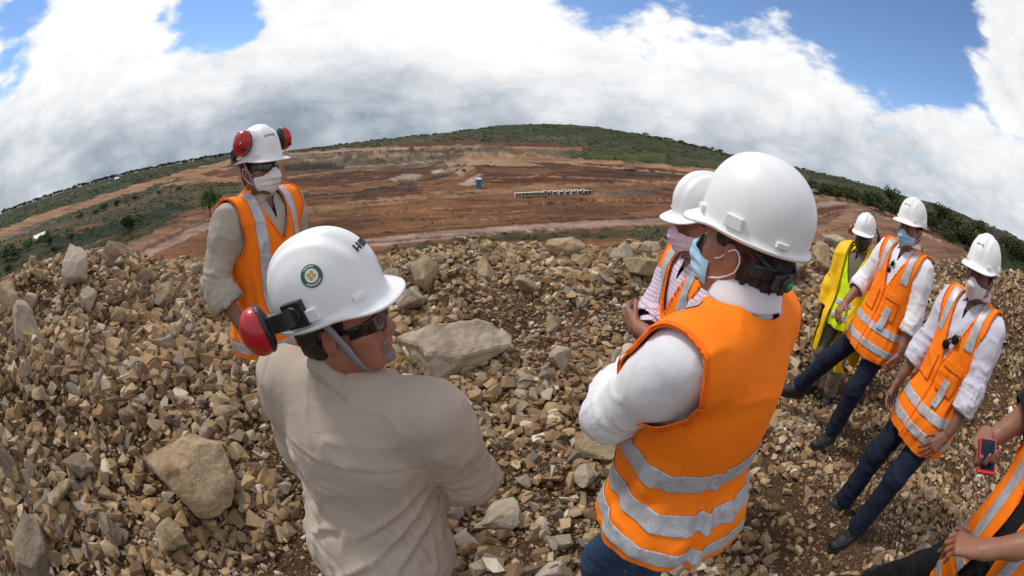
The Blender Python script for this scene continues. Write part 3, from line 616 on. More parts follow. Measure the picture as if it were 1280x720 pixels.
def rubble():
    low = []
    for k in range(14):
        r_ = np.random.default_rng(900 + k)
        bm = bmesh.new()
        p = r_.normal(size=(9 + k % 4, 3)); p /= np.linalg.norm(p, axis=1)[:, None]; p = np.sign(p) * np.abs(p) ** .75
        q = r_.uniform(.5, 1.0, 3); q[0] = 1
        for v in p * q * .55: bm.verts.new(v)
        bmesh.ops.convex_hull(bm, input=bm.verts)
        bmesh.ops.delete(bm, geom=[v for v in bm.verts if not v.link_faces], context='VERTS')
        bmesh.ops.triangulate(bm, faces=bm.faces)
        bm.verts.index_update()
        low.append((np.array([v.co[:] for v in bm.verts]), np.array([[v.index for v in f.verts] for f in bm.faces]))); bm.free()
    r_ = np.random.default_rng(4)
    N = 205000
    az = r_.uniform(rad(-125), rad(125), N); R = np.interp(az, CR_AZ, CR_R)
    rr = np.sqrt(r_.uniform(.45 ** 2, (R + .5) ** 2))
    x, y = rr * np.sin(az), rr * np.cos(az)
    s = .0150 * (r_.pareto(1.70, N) + 1) * (1 + .05 * np.clip(rr - 2, 0, 4))
    bank = sstep(rr, R - 2.0, R - .3)
    s = np.where(r_.random(N) < .18 * (1 + bank), s * 1.7, s)
    s = np.minimum(s, .135)
    patch = fbm(np.stack([x * 1.3, y * 1.3, 0 * x], -1), 3, 44); clus = fbm(np.stack([x * 1.1 + 9, y * 1.1, 0 * x], -1), 2, 46); s = s * (1 + .5 * clus)
    keep = (r_.random(N) < np.clip(.62 + .75 * patch, .12, 1)) | (s > .05) & (r_.random(N) < .75)
    # finer rubble on the right
    s = np.where(az > rad(45), np.minimum(s * .92, .085), s)
    near_feet = np.zeros(N, bool)
    for fx, fy in STAND.values(): near_feet |= ((x - fx) ** 2 + (y - fy) ** 2 < .3 ** 2) & (s > .05)
    keep &= ~near_feet
    x, y, s = x[keep], y[keep], s[keep]; N = len(x)
    z = near_z(x, y) + s * r_.uniform(.0, .3, N)
    # random rotations
    q = r_.normal(size=(N, 4)); q /= np.linalg.norm(q, axis=1)[:, None]
    a, b, c, d = q.T
    M = np.stack([1 - 2 * (c * c + d * d), 2 * (b * c - a * d), 2 * (b * d + a * c), 2 * (b * c + a * d), 1 - 2 * (b * b + d * d), 2 * (c * d - a * b), 2 * (b * d - a * c), 2 * (c * d + a * b), 1 - 2 * (b * b + c * c)], -1).reshape(N, 3, 3)
    pal = np.array([(.37, .25, .14), (.43, .32, .20), (.30, .19, .10), (.24, .155, .085), (.50, .41, .30), (.33, .27, .21), (.60, .53, .44), (.27, .17, .095), (.40, .28, .16), (.22, .18, .15)])
    pr = np.array([.2, .15, .17, .13, .07, .08, .035, .08, .06, .025]); col = pal[r_.choice(len(pal), N, p=pr / pr.sum())] * r_.uniform(.75, 1.15, (N, 1))
    col = col * 1.02 * np.array([1.0, .985, .94])
    col = np.where(r_.random((N, 1)) < np.where(s < .03, .75, .3)[:, None], col * .5 + np.array(RUBBLE) * .5, col)
    which = r_.integers(0, len(low), N)
    Vs, Fs, Cs, off = [], [], [], 0
    for k, (v, f) in enumerate(low):
        i = np.nonzero(which == k)[0]
        W = np.einsum('nij,vj->nvi', M[i], v) * s[i][:, None, None] * np.array([1, 1, .85]) + np.stack([x[i], y[i], z[i]], -1)[:, None, :]
        Vs.append(W.reshape(-1, 3)); Cs.append(np.repeat(col[i], len(v), 0))
        Fs.append((f[None] + (off + np.arange(len(i)) * len(v))[:, None, None]).reshape(-1, 3)); off += len(i) * len(v)
    m, g, b_ = mat('loose_rubble')
    at = g.new('ShaderNodeVertexColor', layer_name='tint').outputs[0]; p = g.new('ShaderNodeNewGeometry').outputs['Position']
    n1 = g.noise(p, 28, 5, .7); n2 = g.noise(p, 90, 3, .7); k = g.m('ADD', .45, g.m('ADD', g.m('MULTIPLY', n1, .7), g.m('MULTIPLY', n2, .4)))
    c = g.mix(1.0, at, g.comb(k, k, k), 'MULTIPLY')
    g.put(b_.inputs['Base Color'], c); b_.inputs['Roughness'].default_value = .9; b_.inputs['Specular IOR Level'].default_value = .2
    bump(g, b_, g.m('ADD', n1, g.m('MULTIPLY', n2, .5)), .5, .008)
    o = mesh_obj('rubble', np.concatenate(Vs), np.concatenate(Fs), m, None, False, np.concatenate(Cs))
    tag(o, 'countless small broken stones covering the rubble mound', 'rubble', kind='stuff')
rubble()
# ------------------------------------------------------------------ implicit surfaces for bodies and clothes
class Fld:
    def __init__(s, lo, hi, h):
        s.lo = np.array(lo, float); s.h = h; s.n = np.ceil((np.array(hi, float) - s.lo) / h).astype(int) + 1
        s.v = np.full(s.n, 1.0, np.float32)
    def _blk(s, lo, hi):
        i0 = np.clip(np.floor((lo - s.lo) / s.h).astype(int), 0, s.n); i1 = np.clip(np.ceil((hi - s.lo) / s.h).astype(int) + 1, 0, s.n)
        if (i1 <= i0).any(): return None, None
        ax = [s.lo[k] + s.h * np.arange(i0[k], i1[k]) for k in range(3)]
        return tuple(slice(a, b) for a, b in zip(i0, i1)), np.stack(np.meshgrid(*ax, indexing='ij'), -1)
    def put(s, fn, lo, hi, k=.01, op='u', pad=.03):
        m = k + 3 * s.h + pad
        sl, P = s._blk(np.asarray(lo) - m, np.asarray(hi) + m)
        if sl is None: return s
        d = fn(P); v = s.v[sl]
        if op == 'u':
            t = np.clip(.5 + .5 * (v - d) / k, 0, 1); s.v[sl] = v * (1 - t) + d * t - k * t * (1 - t)
        else:                                   # smooth subtraction
            t = np.clip(.5 - .5 * (v + d) / k, 0, 1); s.v[sl] = v * (1 - t) - d * t + k * t * (1 - t)
        return s
    def cap(s, a, b, ra, rb, k=.01, sq=None, op='u'):
        """tapered capsule; sq = (axis, factor): flattened along a direction"""
        a = np.asarray(a, float); b = np.asarray(b, float); d = b - a; L = d @ d + 1e-12
        if sq is not None: nrm = np.asarray(sq[0], float); nrm = nrm / np.linalg.norm(nrm); fac = sq[1]
        def fn(P):
            q = P - a; t = np.clip(q @ d / L, 0, 1); w = q - t[..., None] * d
            r = ra + (rb - ra) * t
            if sq is not None:
                w = w + (w @ nrm)[..., None] * nrm * (1 / fac - 1)
                return (np.linalg.norm(w, axis=-1) - r) * (.5 + .5 * fac)
            return np.linalg.norm(w, axis=-1) - r
        m = max(ra, rb)
        return s.put(fn, np.minimum(a, b) - m, np.maximum(a, b) + m, k, op)
    def ell(s, c, r, R=None, k=.02, op='u'):
        c = np.asarray(c, float); r = np.asarray(r, float); R = np.eye(3) if R is None else np.asarray(R)
        def fn(P):
            q = (P - c) @ R; k0 = np.linalg.norm(q / r, axis=-1); k1 = np.linalg.norm(q / (r * r), axis=-1) + 1e-9
            return k0 * (k0 - 1) / k1
        e = np.sqrt(((R * r) ** 2).sum(1))
        return s.put(fn, c - e, c + e, k, op)
    def nets(s, iso=0.0):
        v = s.v - iso; n = v.shape
        S = (v < 0)
        cnt = np.zeros((n[0] - 1, n[1] - 1, n[2] - 1), np.int8)
        for a in (0, 1):
            for b in (0, 1):
                for c in (0, 1): cnt += S[a:n[0] - 1 + a, b:n[1] - 1 + b, c:n[2] - 1 + c]
        act = np.argwhere((cnt > 0) & (cnt < 8))
        idx = np.full(cnt.shape, -1, np.int64); idx[tuple(act.T)] = np.arange(len(act))
        acc = np.zeros((len(act), 3)); w = np.zeros(len(act))
        cor = [(a, b, c) for a in (0, 1) for b in (0, 1) for c in (0, 1)]
        val = {c: v[act[:, 0] + c[0], act[:, 1] + c[1], act[:, 2] + c[2]] for c in cor}
        for c in cor:
            for ax in range(3):
                if c[ax] == 0:
                    e = list(c); e[ax] = 1; e = tuple(e)
                    m = (val[c] < 0) != (val[e] < 0)
                    t = val[c][m] / (val[c][m] - val[e][m])
                    p = np.tile(np.array(c, float), (m.sum(), 1)); p[:, ax] = t
                    acc[m] += p; w[m] += 1
        V = s.lo + s.h * (act + acc / w[:, None])
        Q = []
        for ax in range(3):
            o1, o2 = [(1, 2), (2, 0), (0, 1)][ax]
            sl0 = [slice(None)] * 3; sl1 = [slice(None)] * 3
            sl0[ax] = slice(0, n[ax] - 1); sl1[ax] = slice(1, n[ax])
            A = S[tuple(sl0)]; B = S[tuple(sl1)]
            E = np.argwhere(A != B)
            E = E[(E[:, o1] > 0) & (E[:, o2] > 0) & (E[:, o1] < n[o1] - 1) & (E[:, o2] < n[o2] - 1)]
            fl = A[tuple(E.T)]
            def at(da, db):
                q = E.copy(); q[:, o1] += da; q[:, o2] += db; return idx[tuple(q.T)]
            q = np.stack([at(-1, -1), at(0, -1), at(0, 0), at(-1, 0)], -1)
            q[~fl] = q[~fl][:, ::-1]
            Q.append(q)
        Q = np.concatenate(Q)
        T = np.concatenate([Q[:, [0, 1, 2]], Q[:, [0, 2, 3]]])
        return V, T
def tnormals(V, T):
    fn = np.cross(V[T[:, 1]] - V[T[:, 0]], V[T[:, 2]] - V[T[:, 0]])
    N = np.zeros_like(V)
    for k in range(3): np.add.at(N, T[:, k], fn)
    return N / (np.linalg.norm(N, axis=1)[:, None] + 1e-12)
def relax(V, T, it=2, f=.5):
    n = len(V); E = np.concatenate([T[:, [0, 1]], T[:, [1, 2]], T[:, [2, 0]]])
    for _ in range(it):
        S = np.zeros_like(V); c = np.zeros(n)
        for a, b in ((0, 1), (1, 0)):
            np.add.at(S, E[:, a], V[E[:, b]]); np.add.at(c, E[:, a], 1)
        V = V * (1 - f) + f * S / np.maximum(c, 1)[:, None]
    return V
def clip(V, T, gv, D=None):
    """keep the part of a triangle mesh where the per-vertex value is below zero, cut cleanly; D = dict of further per-vertex arrays"""
    D = D or {}
    s = gv < 0; c = s[T].sum(1)
    keep = T[c == 3]; newT = [keep]; nV = [V]; nD = {k: [a] for k, a in D.items()}
    cache = {}; ev = []; n0 = len(V)
    def cut(a, b):
        key = (min(a, b), max(a, b))
        if key not in cache: cache[key] = n0 + len(ev); ev.append(key)
        return cache[key]
    extra = []
    for t in T[(c > 0) & (c < 3)]:
        for r in range(3):
            a, b, d = int(t[r]), int(t[(r + 1) % 3]), int(t[(r + 2) % 3])
            if s[a] and not s[b] and not s[d]: extra.append((a, cut(a, b), cut(a, d))); break
            if s[a] and s[b] and not s[d]:
                p, q = cut(b, d), cut(a, d); extra.append((a, b, p)); extra.append((a, p, q)); break
    if ev:
        e = np.array(ev); t = (gv[e[:, 0]] / (gv[e[:, 0]] - gv[e[:, 1]]))
        lerp = lambda A: A[e[:, 0]] + (A[e[:, 1]] - A[e[:, 0]]) * (t[:, None] if A.ndim == 2 else t)
        nV.append(lerp(V))
        for k, a in D.items(): nD[k].append(lerp(a))
        newT.append(np.array(extra, int))
    V2 = np.concatenate(nV); T2 = np.concatenate([x.reshape(-1, 3) for x in newT]); D2 = {k: np.concatenate(a) for k, a in nD.items()}
    used = np.zeros(len(V2), bool); used[T2.ravel()] = True; mp = np.cumsum(used) - 1
    return V2[used], mp[T2], {k: a[used] for k, a in D2.items()}
def nrm(v): v = np.asarray(v, float); return v / (np.linalg.norm(v) + 1e-12)
def rot(axis, a):
    return np.array(Matrix.Rotation(a, 3, Vector(axis)))
def solid(o, th, off=1.0):
    m = o.modifiers.new('thickness', 'SOLIDIFY'); m.thickness = th; m.offset = off; return o
def ik(a, b, l1, l2, hint):
    """middle joint between a and b on the hint's side; b is pulled in when out of reach"""
    a = np.asarray(a, float); b = np.asarray(b, float); d = b - a; L = np.linalg.norm(d)
    if L > (l1 + l2) * .995: b = a + d / L * (l1 + l2) * .995; d = b - a; L = np.linalg.norm(d)
    u = d / L; x = (l1 * l1 - l2 * l2 + L * L) / (2 * L); h = math.sqrt(max(l1 * l1 - x * x, 0))
    w = np.asarray(hint, float); w = w - u * (w @ u); return a + u * x + nrm(w) * h, b

# ------------------------------------------------------------------ materials of people
def cloth(name, c, weave=900, rough=.85, fold=.25, spec=.2, var=.12, sheen=0):
    m, g, b = mat(name); p = pos(g)
    n = g.noise(p, 9, 4, .6); n2 = g.noise(p, 60, 3, .6)
    k = g.m('ADD', 1 - var, g.m('MULTIPLY', n, var * 2)); g.put(b.inputs['Base Color'], g.mix(1.0, c, g.comb(k, k, k), 'MULTIPLY'))
    b.inputs['Roughness'].default_value = rough; b.inputs['Specular IOR Level'].default_value = spec
    if sheen: b.inputs['Sheen Weight'].default_value = sheen
    w = g.new('ShaderNodeTexNoise'); g.put(w.inputs['Vector'], p); w.inputs['Scale'].default_value = weave; w.inputs['Detail'].default_value = 1
    n0 = bump(g, b, w.outputs['Fac'], .12, .002)
    bump(g, b, g.m('ADD', g.noise(p, 22, 3, .55, .8), g.m('MULTIPLY', n2, .3)), fold, .012, n0)
    return m
def skin(name, c, red=.25):
    m, g, b = mat(name); p = pos(g)
    n = g.noise(p, 18, 5, .6); n2 = g.noise(p, 160, 3, .6)
    f = g.m('ADD', g.m('MULTIPLY', g.step(n, .42, .7), red), 0.0)
    c2 = (min(c[0] * 1.12, 1), c[1] * .68, c[2] * .6)
    k = g.m('ADD', .86, g.m('MULTIPLY', n2, .28))
    g.put(b.inputs['Base Color'], g.mix(1.0, g.mix(f, c, c2), g.comb(k, k, k), 'MULTIPLY'))
    b.inputs['Roughness'].default_value = .5; b.inputs['Specular IOR Level'].default_value = .4
    b.inputs['Subsurface Weight'].default_value = .12; b.inputs['Subsurface Radius'].default_value = (.6, .22, .12); b.inputs['Subsurface Scale'].default_value = .012
    bump(g, b, n2, .18, .003); return m
def plastic(name, c, rough=.3, coat=0, grime=.0):
    m, g, b = mat(name); p = pos(g)
    n = g.noise(p, 11, 6, .65)
    cc = c
    if grime: cc = g.mix(g.m('MULTIPLY', g.step(n, .5, .75), grime), c, (c[0] * .72, c[1] * .66, c[2] * .58))
    g.put(b.inputs['Base Color'], cc)
    g.put(b.inputs['Roughness'], g.m('ADD', rough - .06, g.m('MULTIPLY', g.noise(p, 30, 5, .7), .14)))
    b.inputs['Coat Weight'].default_value = coat; b.inputs['Coat Roughness'].default_value = .12
    bump(g, b, g.noise(p, 7, 3, .5), .06, .01)
    return m
MT = dict(
 khaki=cloth('khaki_cotton', (.42, .345, .28), 800, .9, .22), khaki_c=cloth('khaki_shirt_of_worker', (.40, .355, .29), 800, .9, .25),
 white=cloth('white_cotton', (.74, .73, .76), 900, .85, .12, var=.03), lilac=cloth('pale_lilac_cotton', (.56, .55, .63), 900, .85, .3, var=.07),
 black=cloth('black_cotton', (.012, .012, .014), 900, .9, .25), denim=cloth('blue_denim', (.028, .052, .105), 1200, .9, .35, var=.3), navy=cloth('navy_trousers', (.012, .017, .034), 1200, .85, .35, var=.2),
 khtrou=cloth('grey_brown_trousers', (.15, .12, .092), 900, .9, .3), greytrou=cloth('olive_grey_trousers', (.17, .155, .115), 900, .9, .3), blktrou=cloth('black_trousers', (.010, .010, .012), 900, .9, .3),
 orange=cloth('orange_fluorescent_cloth', (1.0, .215, .006), 1400, .75, .2, .25, var=.05), yellowvest=cloth('yellow_fluorescent_cloth', (.72, .92, .01), 1400, .75, .22, .25, var=.05), raincoat=cloth('yellow_raincoat', (.88, .52, .004), 1600, .5, .4, .4, var=.06),
 edge=cloth('orange_binding', (.95, .15, .008), 1400, .8, .1), mask_white=cloth('white_mask_cloth', (.74, .71, .71), 1200, .9, .25, var=.05), mask_blue=cloth('blue_mask_paper', (.36, .58, .74), 1400, .85, .15, var=.05), mask_pink=cloth('pink_mask_cloth', (.70, .55, .66), 1200, .9, .25, var=.08),
 loop=cloth('mask_elastic', (.78, .76, .76), 2000, .9, .05), strap=cloth('grey_webbing', (.27, .265, .29), 2500, .8, .1), hairdark=None,
 helmet=plastic('white_helmet_shell', (.78, .78, .78), .40, .12, .16), red=plastic('red_ear_cup', (.42, .008, .014), .33, .2), black_p=plastic('black_plastic', (.014, .014, .015), .4), grey_p=plastic('grey_plastic', (.035, .035, .037), .45),
 lens=plastic('dark_lens', (.006, .006, .007), .08, .5), white_p=plastic('white_marking', (.75, .74, .72), .5), green_p=plastic('green_marking', (.02, .10, .055), .45), green_b=plastic('bright_green_button', (.01, .30, .05), .4), gold=plastic('gold_marking', (.50, .33, .10), .5), ink=plastic('black_lettering', (.02, .02, .022), .5), greyink=plastic('grey_lettering', (.25, .26, .28), .5),
 boot=plastic('black_boot_leather', (.016, .015, .014), .55), sole=plastic('boot_sole', (.03, .026, .022), .8), leather=plastic('brown_leather', (.06, .03, .015), .5), eye=plastic('eye_white', (.65, .6, .56), .15, .6), metal=None, phone=plastic('red_phone_case', (.45, .02, .03), .35), glass=plastic('phone_glass', (.004, .004, .005), .06, .6))
def reflective():
    m, g, b = mat('silver_reflective_tape'); p = pos(g)
    n = g.noise(p, 26, 5, .6, 1.2); n2 = g.new('ShaderNodeTexVoronoi'); g.put(n2.inputs['Vector'], p); n2.inputs['Scale'].default_value = 450
    g.put(b.inputs['Base Color'], g.ramp(n, [(.25, (.33, .335, .355)), (.55, (.50, .51, .54)), (.8, (.62, .63, .66))]))
    b.inputs['Metallic'].default_value = .25; b.inputs['Roughness'].default_value = .48
    bump(g, b, g.m('ADD', n, g.m('MULTIPLY', n2.outputs['Distance'], .2)), .25, .006); return m
MT['tape'] = reflective()
def hair_mat(name, c, grey=0.0):
    m, g, b = mat(name); p = pos(g)
    mp = g.new('ShaderNodeMapping'); g.put(mp.inputs[0], p); mp.inputs['Scale'].default_value = (420, 260, 60)
    n = g.noise(mp.outputs[0], 1.0, 4, .65); big = g.noise(p, 20, 3, .6)
    g.put(b.inputs['Base Color'], g.mix(g.m('MULTIPLY', g.step(n, .45, .62), g.m('ADD', grey, g.m('MULTIPLY', big, grey))), c, (.30, .28, .26)))
    b.inputs['Roughness'].default_value = .5; bump(g, b, n, .8, .006); return m
MT['hair'] = hair_mat('dark_brown_hair', (.018, .011, .008), .08); MT['hair_grey'] = hair_mat('greying_hair', (.012, .008, .007), .12); MT['beard'] = hair_mat('grey_beard', (.20, .17, .15), .75)
def checked():
    m, g, b = mat('checked_shirt_cloth'); x, y, z = g.sep(pos(g))
    def line(q): return g.m('LESS_THAN', g.m('FRACT', g.m('MULTIPLY', q, 62)), .3)
    l = g.m('MAXIMUM', line(g.m('ADD', x, g.m('MULTIPLY', y, .8))), line(z))
    g.put(b.inputs['Base Color'], g.mix(g.m('MULTIPLY', l, .65), (.70, .66, .72), (.34, .17, .32))); b.inputs['Roughness'].default_value = .9; return m
MT['checked'] = checked()
def camo():
    m, g, b = mat('camouflage_mask_cloth'); n = g.noise(pos(g), 24, 2, .5, .5)
    g.put(b.inputs['Base Color'], g.ramp(n, [(.40, (.010, .010, .009)), (.46, (.035, .04, .02)), (.56, (.07, .07, .035)), (.62, (.012, .012, .01))])); b.inputs['Roughness'].default_value = .9; return m
MT['camo'] = camo()
SK = dict(A=skin('skin_ruddy', (.33, .135, .085), .5), B=skin('skin_tan', (.34, .165, .10), .25), C=skin('skin_brown', (.22, .105, .065), .3), D=skin('skin_tan_shade', (.27, .125, .08), .3), E=skin('skin_dark', (.11, .055, .035), .1), F=skin('skin_warm', (.26, .11, .072), .3), G=skin('skin_warm_dark', (.19, .09, .06), .3), H=skin('skin_bronze', (.26, .12, .072), .3))

# ------------------------------------------------------------------ one person
class Person:
    """local frame: +y is the way the pelvis faces, +x the person's right hand, z up from the soles"""
    def __init__(s, key, loc, facing, label, H=1.75, lean=0, side=0, twist=0, head=(0, 0, 0), width=1.0, depth=1.0, belly=.0, arms=None, legs=None, seed=0, det=1.0, head_px=None):
        k = H / 1.75; s.k = k; s.key = key; s.seed = seed; s.det = det
        yaw = math.atan2(-facing[0], facing[1]); s.yaw = yaw
        s.root = empty('person', loc, yaw, label, 'person')
        s.loc = np.array(loc, float); s.Rw = np.array(Matrix.Rotation(yaw, 3, 'Z'))
        s.wd, s.dp, s.belly = width * k, depth * k, belly
        s.pel = np.array([0, 0, .95 * k])
        # torso frame: lean forward (x axis), to the side, and turned against the pelvis
        s.T = rot((0, 0, 1), twist) @ rot((0, 1, 0), side) @ rot((1, 0, 0), -lean)
        s.sh = {q: s.tp((q * .185 * width, -.01, .475)) for q in (1, -1)}
        s.neck = s.tp((0, -.02, .535))
        yw, pt, rl = head                      # head turned / nodding down / tilted, against the pelvis frame
        s.Hd = rot((0, 0, 1), yw) @ rot((0, 1, 0), rl) @ rot((1, 0, 0), -pt)
        s.hc = s.neck + s.Hd @ np.array([0, .035, .135]) * k + (s.T @ np.array([0, .0, .0]))
        s.arm = {}
        for q in (1, -1):
            a = arms[q]
            wr = s.tp(a['w'])                  # wrist target in the torso frame
            el, wr = ik(s.sh[q], wr, .29 * k, .26 * k, s.T @ np.asarray(a.get('hint', (q, -.6, -.3)), float))
            s.arm[q] = (el, wr)
        s.leg = {}
        for q in (1, -1):
            l = (legs or {}).get(q, {}); an = np.array(l.get('a', (q * .11, .0, .0)), float) * np.array([1, 1, 1]); an = an + np.array([0, 0, .09 * k])
            hip = s.pel + np.array([q * .09 * k, 0, -.03 * k])
            kn, an = ik(hip, an, .43 * k, .43 * k, l.get('hint', (q * .15, 1, 0)))
            s.leg[q] = (hip, kn, an, l.get('toe', (q * .25, 1, 0)))
        if head_px:                            # stand where the photo's head pixel and distance put the figure
            px, py, d = head_px
            s.loc = CPOS + ray(px, py) * d - s.Rw @ s.hc
            s.root.location = [float(q) for q in s.loc]
            import os
            if os.environ.get('JOINTS'):
                for dd in np.arange(d * .8, d * 1.25, d * .05):
                    l = CPOS + ray(px, py) * dd - s.Rw @ s.hc; print('   ', key, round(dd, 2), l.round(2), 'ground', round(float(near_z(l[0], l[1])), 2))
    def tp(s, p): return s.pel + s.T @ (np.asarray(p, float) * np.array([1, 1, 1]) * s.k)
    def hp(s, p): return s.hc + s.Hd @ (np.asarray(p, float) * s.k)
    def world(s, p): return s.loc + s.Rw @ np.asarray(p, float)
    def tl(s, V): return ((V - s.pel) @ s.T) / s.k           # to torso coordinates
    def hl(s, V): return ((V - s.hc) @ s.Hd) / s.k           # to head coordinates
    # ---- torso
    def torso(s, F, o=0.0, hem=0.0):
        T, k, w, d = s.T, s.k, s.wd, s.dp
        F.ell(s.tp((0, -.005, .0)), (.165 * w + o, .115 * d + o, .14 * k + o), T, .05)
        F.ell(s.tp((0, .005, .15)), (.150 * w + o, .105 * d + o, .18 * k + o), T, .06)
        F.ell(s.tp((0, -.005, .33)), (.168 * w + o, .112 * d + o, .20 * k + o), T, .06)
        F.cap(s.tp((-.125 * w / k, -.01, .455)), s.tp((.125 * w / k, -.01, .455)), .062 * k + o, .062 * k + o, .05)
        for q in (1, -1): F.cap(s.tp((q * .11 * w / k, -.02, .485)), s.tp((0, -.02, .53)), .036 * k + o, .046 * k + o, .04)
        if s.belly: F.ell(s.tp((0, .05 + s.belly * .4, .10)), (.145 * w + o, (.085 + s.belly) * d + o, .17 * k + o), T, .07)
        if hem: F.ell(s.tp((0, -.005, -.10)), (.175 * w + o + hem, .13 * d + o + hem, .2 * k), T, .06)
    def limbs(s, F, o=0.0, up=True, fore=True, k=.035, oe=None, of=None):
        oe = o if oe is None else oe; of = o if of is None else of; kk = s.k
        for q in (1, -1):
            el, wr = s.arm[q]; sh = s.sh[q]
            F.cap(sh, sh + (el - sh) * .28, .062 * kk + o, .060 * kk + o, .05)
            F.cap(sh + (el - sh) * .2, el, .056 * kk + o, .042 * kk + oe, k)
            if fore:
                mid = el + (wr - el) * .3
                F.cap(el, mid, .042 * kk + oe, .044 * kk + of, k); F.cap(mid, wr, .044 * kk + of, .029 * kk + of * .9, k)
    def wrinkle(s, V, T, amp, freq=14, aniso=None, seed=0):
        N = tnormals(V, T); P = V * freq
        if aniso is not None: P = P @ aniso
        n = fbm(P + s.seed * 3.7 + seed, 3, seed + s.seed)
        r = np.clip(1 - 1.6 * np.abs(fbm(P * .5 + 9 + seed, 2, seed + 5 + s.seed)), 0, 1) ** 3
        return V + N * (amp * (.28 * n + 1.1 * r - .3))[:, None]
    def armfold(s, V, amp=.006, n=5.0):
        """rings of creases round a sleeve near the elbow and above the cuff"""
        N = np.zeros(len(V)); Nn = None
        for q in (1, -1):
            el, wr = s.arm[q]; sh = s.sh[q]
            for a, b, c in ((sh, el, .85), (el, wr, .2), (el, wr, .75)):
                d = b - a; L = np.linalg.norm(d); u = d / L; x = (V - a) @ u / L
                rad_ = np.linalg.norm(V - a - (x * L)[:, None] * u, axis=1)
                w = np.exp(-((x - c) / .2) ** 2) * (rad_ < .1)
                ph = fbm(V * 9, 2, 3 + s.seed) * 2.2
                N += w * (np.sin(x * L * 100 + ph * 3.4) * .3 + 1.3 * np.clip(1 - 1.6 * np.abs(fbm(np.stack([x * 9, rad_ * 20, V[:, 2] * 11 + V[:, 0] * 5], -1), 2, 7 + s.seed)), 0, 1) ** 2)
        return N * amp
    # ---- skin
    def body(s, fingers=True, hands=None, shirtless=None):
        k = s.k; parts = []
        zb = s.hc[2]
        F = Fld(np.array([-.75, -.75, -.02]) * 1.0, np.array([.75, .75, s.neck[2] + .06]), .014)
        s.torso(F, -.012); s.limbs(F, -.008)
        F.cap(s.tp((0, -.02, .48)), s.neck + s.Hd @ np.array([0, .01, .04]), .052 * k, .05 * k, .03)
        for q in (1, -1):
            hip, kn, an, toe = s.leg[q]
            F.cap(hip, kn, .078 * k, .052 * k, .04); F.cap(kn, kn + (an - kn) * .35, .05 * k, .052 * k, .03); F.cap(kn + (an - kn) * .35, an, .052 * k, .036 * k, .03)
            t = nrm(toe); F.cap(an - t * .03 - [0, 0, .035 * k], an + t * .12 * k - [0, 0, .05 * k], .038 * k, .03 * k, .03)
        parts.append(F.nets())
        parts.append(s.head_mesh())
        # bare forearms and hands, fine
        for q in (1, -1):
            el, wr = s.arm[q]; hd = (hands or {}).get(q)
            if hd is None: hd = {}
            parts.append(s.hand_mesh(q, el, wr, **hd))
        Vs, Ts, o = [], [], 0
        for V, T in parts: Vs.append(V); Ts.append(T + o); o += len(V)
        return mesh_obj('body', np.concatenate(Vs), np.concatenate(Ts), SK[s.key], s.root)
    def head_mesh(s):
        k = s.k; c = s.hc; R = s.Hd; h = .0048 / s.det
        F = Fld(c + np.array([-.15, -.16, -.22]), c + np.array([.15, .17, .16]), h)
        E = lambda p, r, kk=.02, op='u', Rr=None: F.ell(s.hp(p), np.array(r) * k, R if Rr is None else R @ Rr, kk * k, op)
        Cc = lambda a, b, ra, rb, kk=.015, op='u', sq=None: F.cap(s.hp(a), s.hp(b), ra * k, rb * k, kk * k, sq, op)
        E((0, -.015, .035), (.075, .095, .088), .03); E((0, .022, -.03), (.062, .068, .085), .04)
        for q in (1, -1):
            Cc((q * .052, .005, -.05), (q * .03, .06, -.093), .02, .018, .03)
            E((q * .048, .055, -.018), (.022, .022, .02), .03)                       # cheekbone
            E((q * .038, .052, -.055), (.02, .025, .03), .03)
        E((0, .074, -.092), (.024, .02, .018), .03)                                   # chin
        Cc((-.034, .08, .026), (.034, .08, .026), .014, .014, .02)                    # brow
        for q in (1, -1): E((q * .031, .095, .005), (.017, .016, .012), .014, 's')    # eye socket
        for q in (1, -1): E((q * .031, .074, .004), (.0135, .0135, .0125), .004)      # lid and eyeball
        Cc((0, .088, .018), (0, .112, -.026), .009, .0125, .012)                      # nose
        for q in (1, -1): E((q * .0125, .103, -.030), (.0095, .011, .009), .008)
        E((0, .087, -.056), (.026, .016, .022), .02)
        E((0, .100, -.0535), (.021, .0085, .0055), .006); E((0, .098, -.064), (.018, .009, .0065), .006)   # lips
        Cc((-.021, .1055, -.0585), (.021, .1055, -.0585), .0018, .0018, .003, 's')
        for q in (1, -1):                                                             # ears
            Re = rot((0, 0, 1), q * -.35) @ rot((1, 0, 0), -.2)
            E((q * .079, -.008, -.004), (.009, .020, .033), .006, 'u', Re); E((q * .076, -.002, -.028), (.007, .011, .012), .006, 'u', Re)
            E((q * .0885, -.004, .002), (.005, .011, .020), .006, 's', Re)
        Cc((0, -.022, -.05), (0, -.045, -.15), .057, .060, .03); F.cap(s.hp((0, -.03, -.10)), s.tp((0, -.02, .49)), .058 * k, .068 * k, .03)
        for q in (1, -1): F.cap(s.hp((q * .05, -.01, -.06)), s.tp((q * .02, .055, .49)), .014 * k, .012 * k, .03 * k)
        return F.nets()
    def hand_mesh(s, q, el, wr, n=None, d=None, curl=(.35, .4, .3), thumb=.5, spread=.1, grip=0):
        """d: where the fingers point, n: the way the palm faces; both in the person's frame"""
        k = s.k; fd = nrm(wr - el)
        d = nrm(fd if d is None else np.asarray(d, float)); n = np.asarray((-q, 0, 0) if n is None else n, float); n = nrm(n - d * (n @ d))
        t = nrm(np.cross(n, d)) * (-q)            # towards the thumb
        if n is None: pass
        reach = .22 * k
        lo = np.minimum(wr - .14, wr + d * .2 - .11); hi = np.maximum(wr + .14, wr + d * .2 + .11)
        lo = np.minimum(lo, el - .06); hi = np.maximum(hi, el + .06)
        F = Fld(lo, hi, .0052 / s.det)
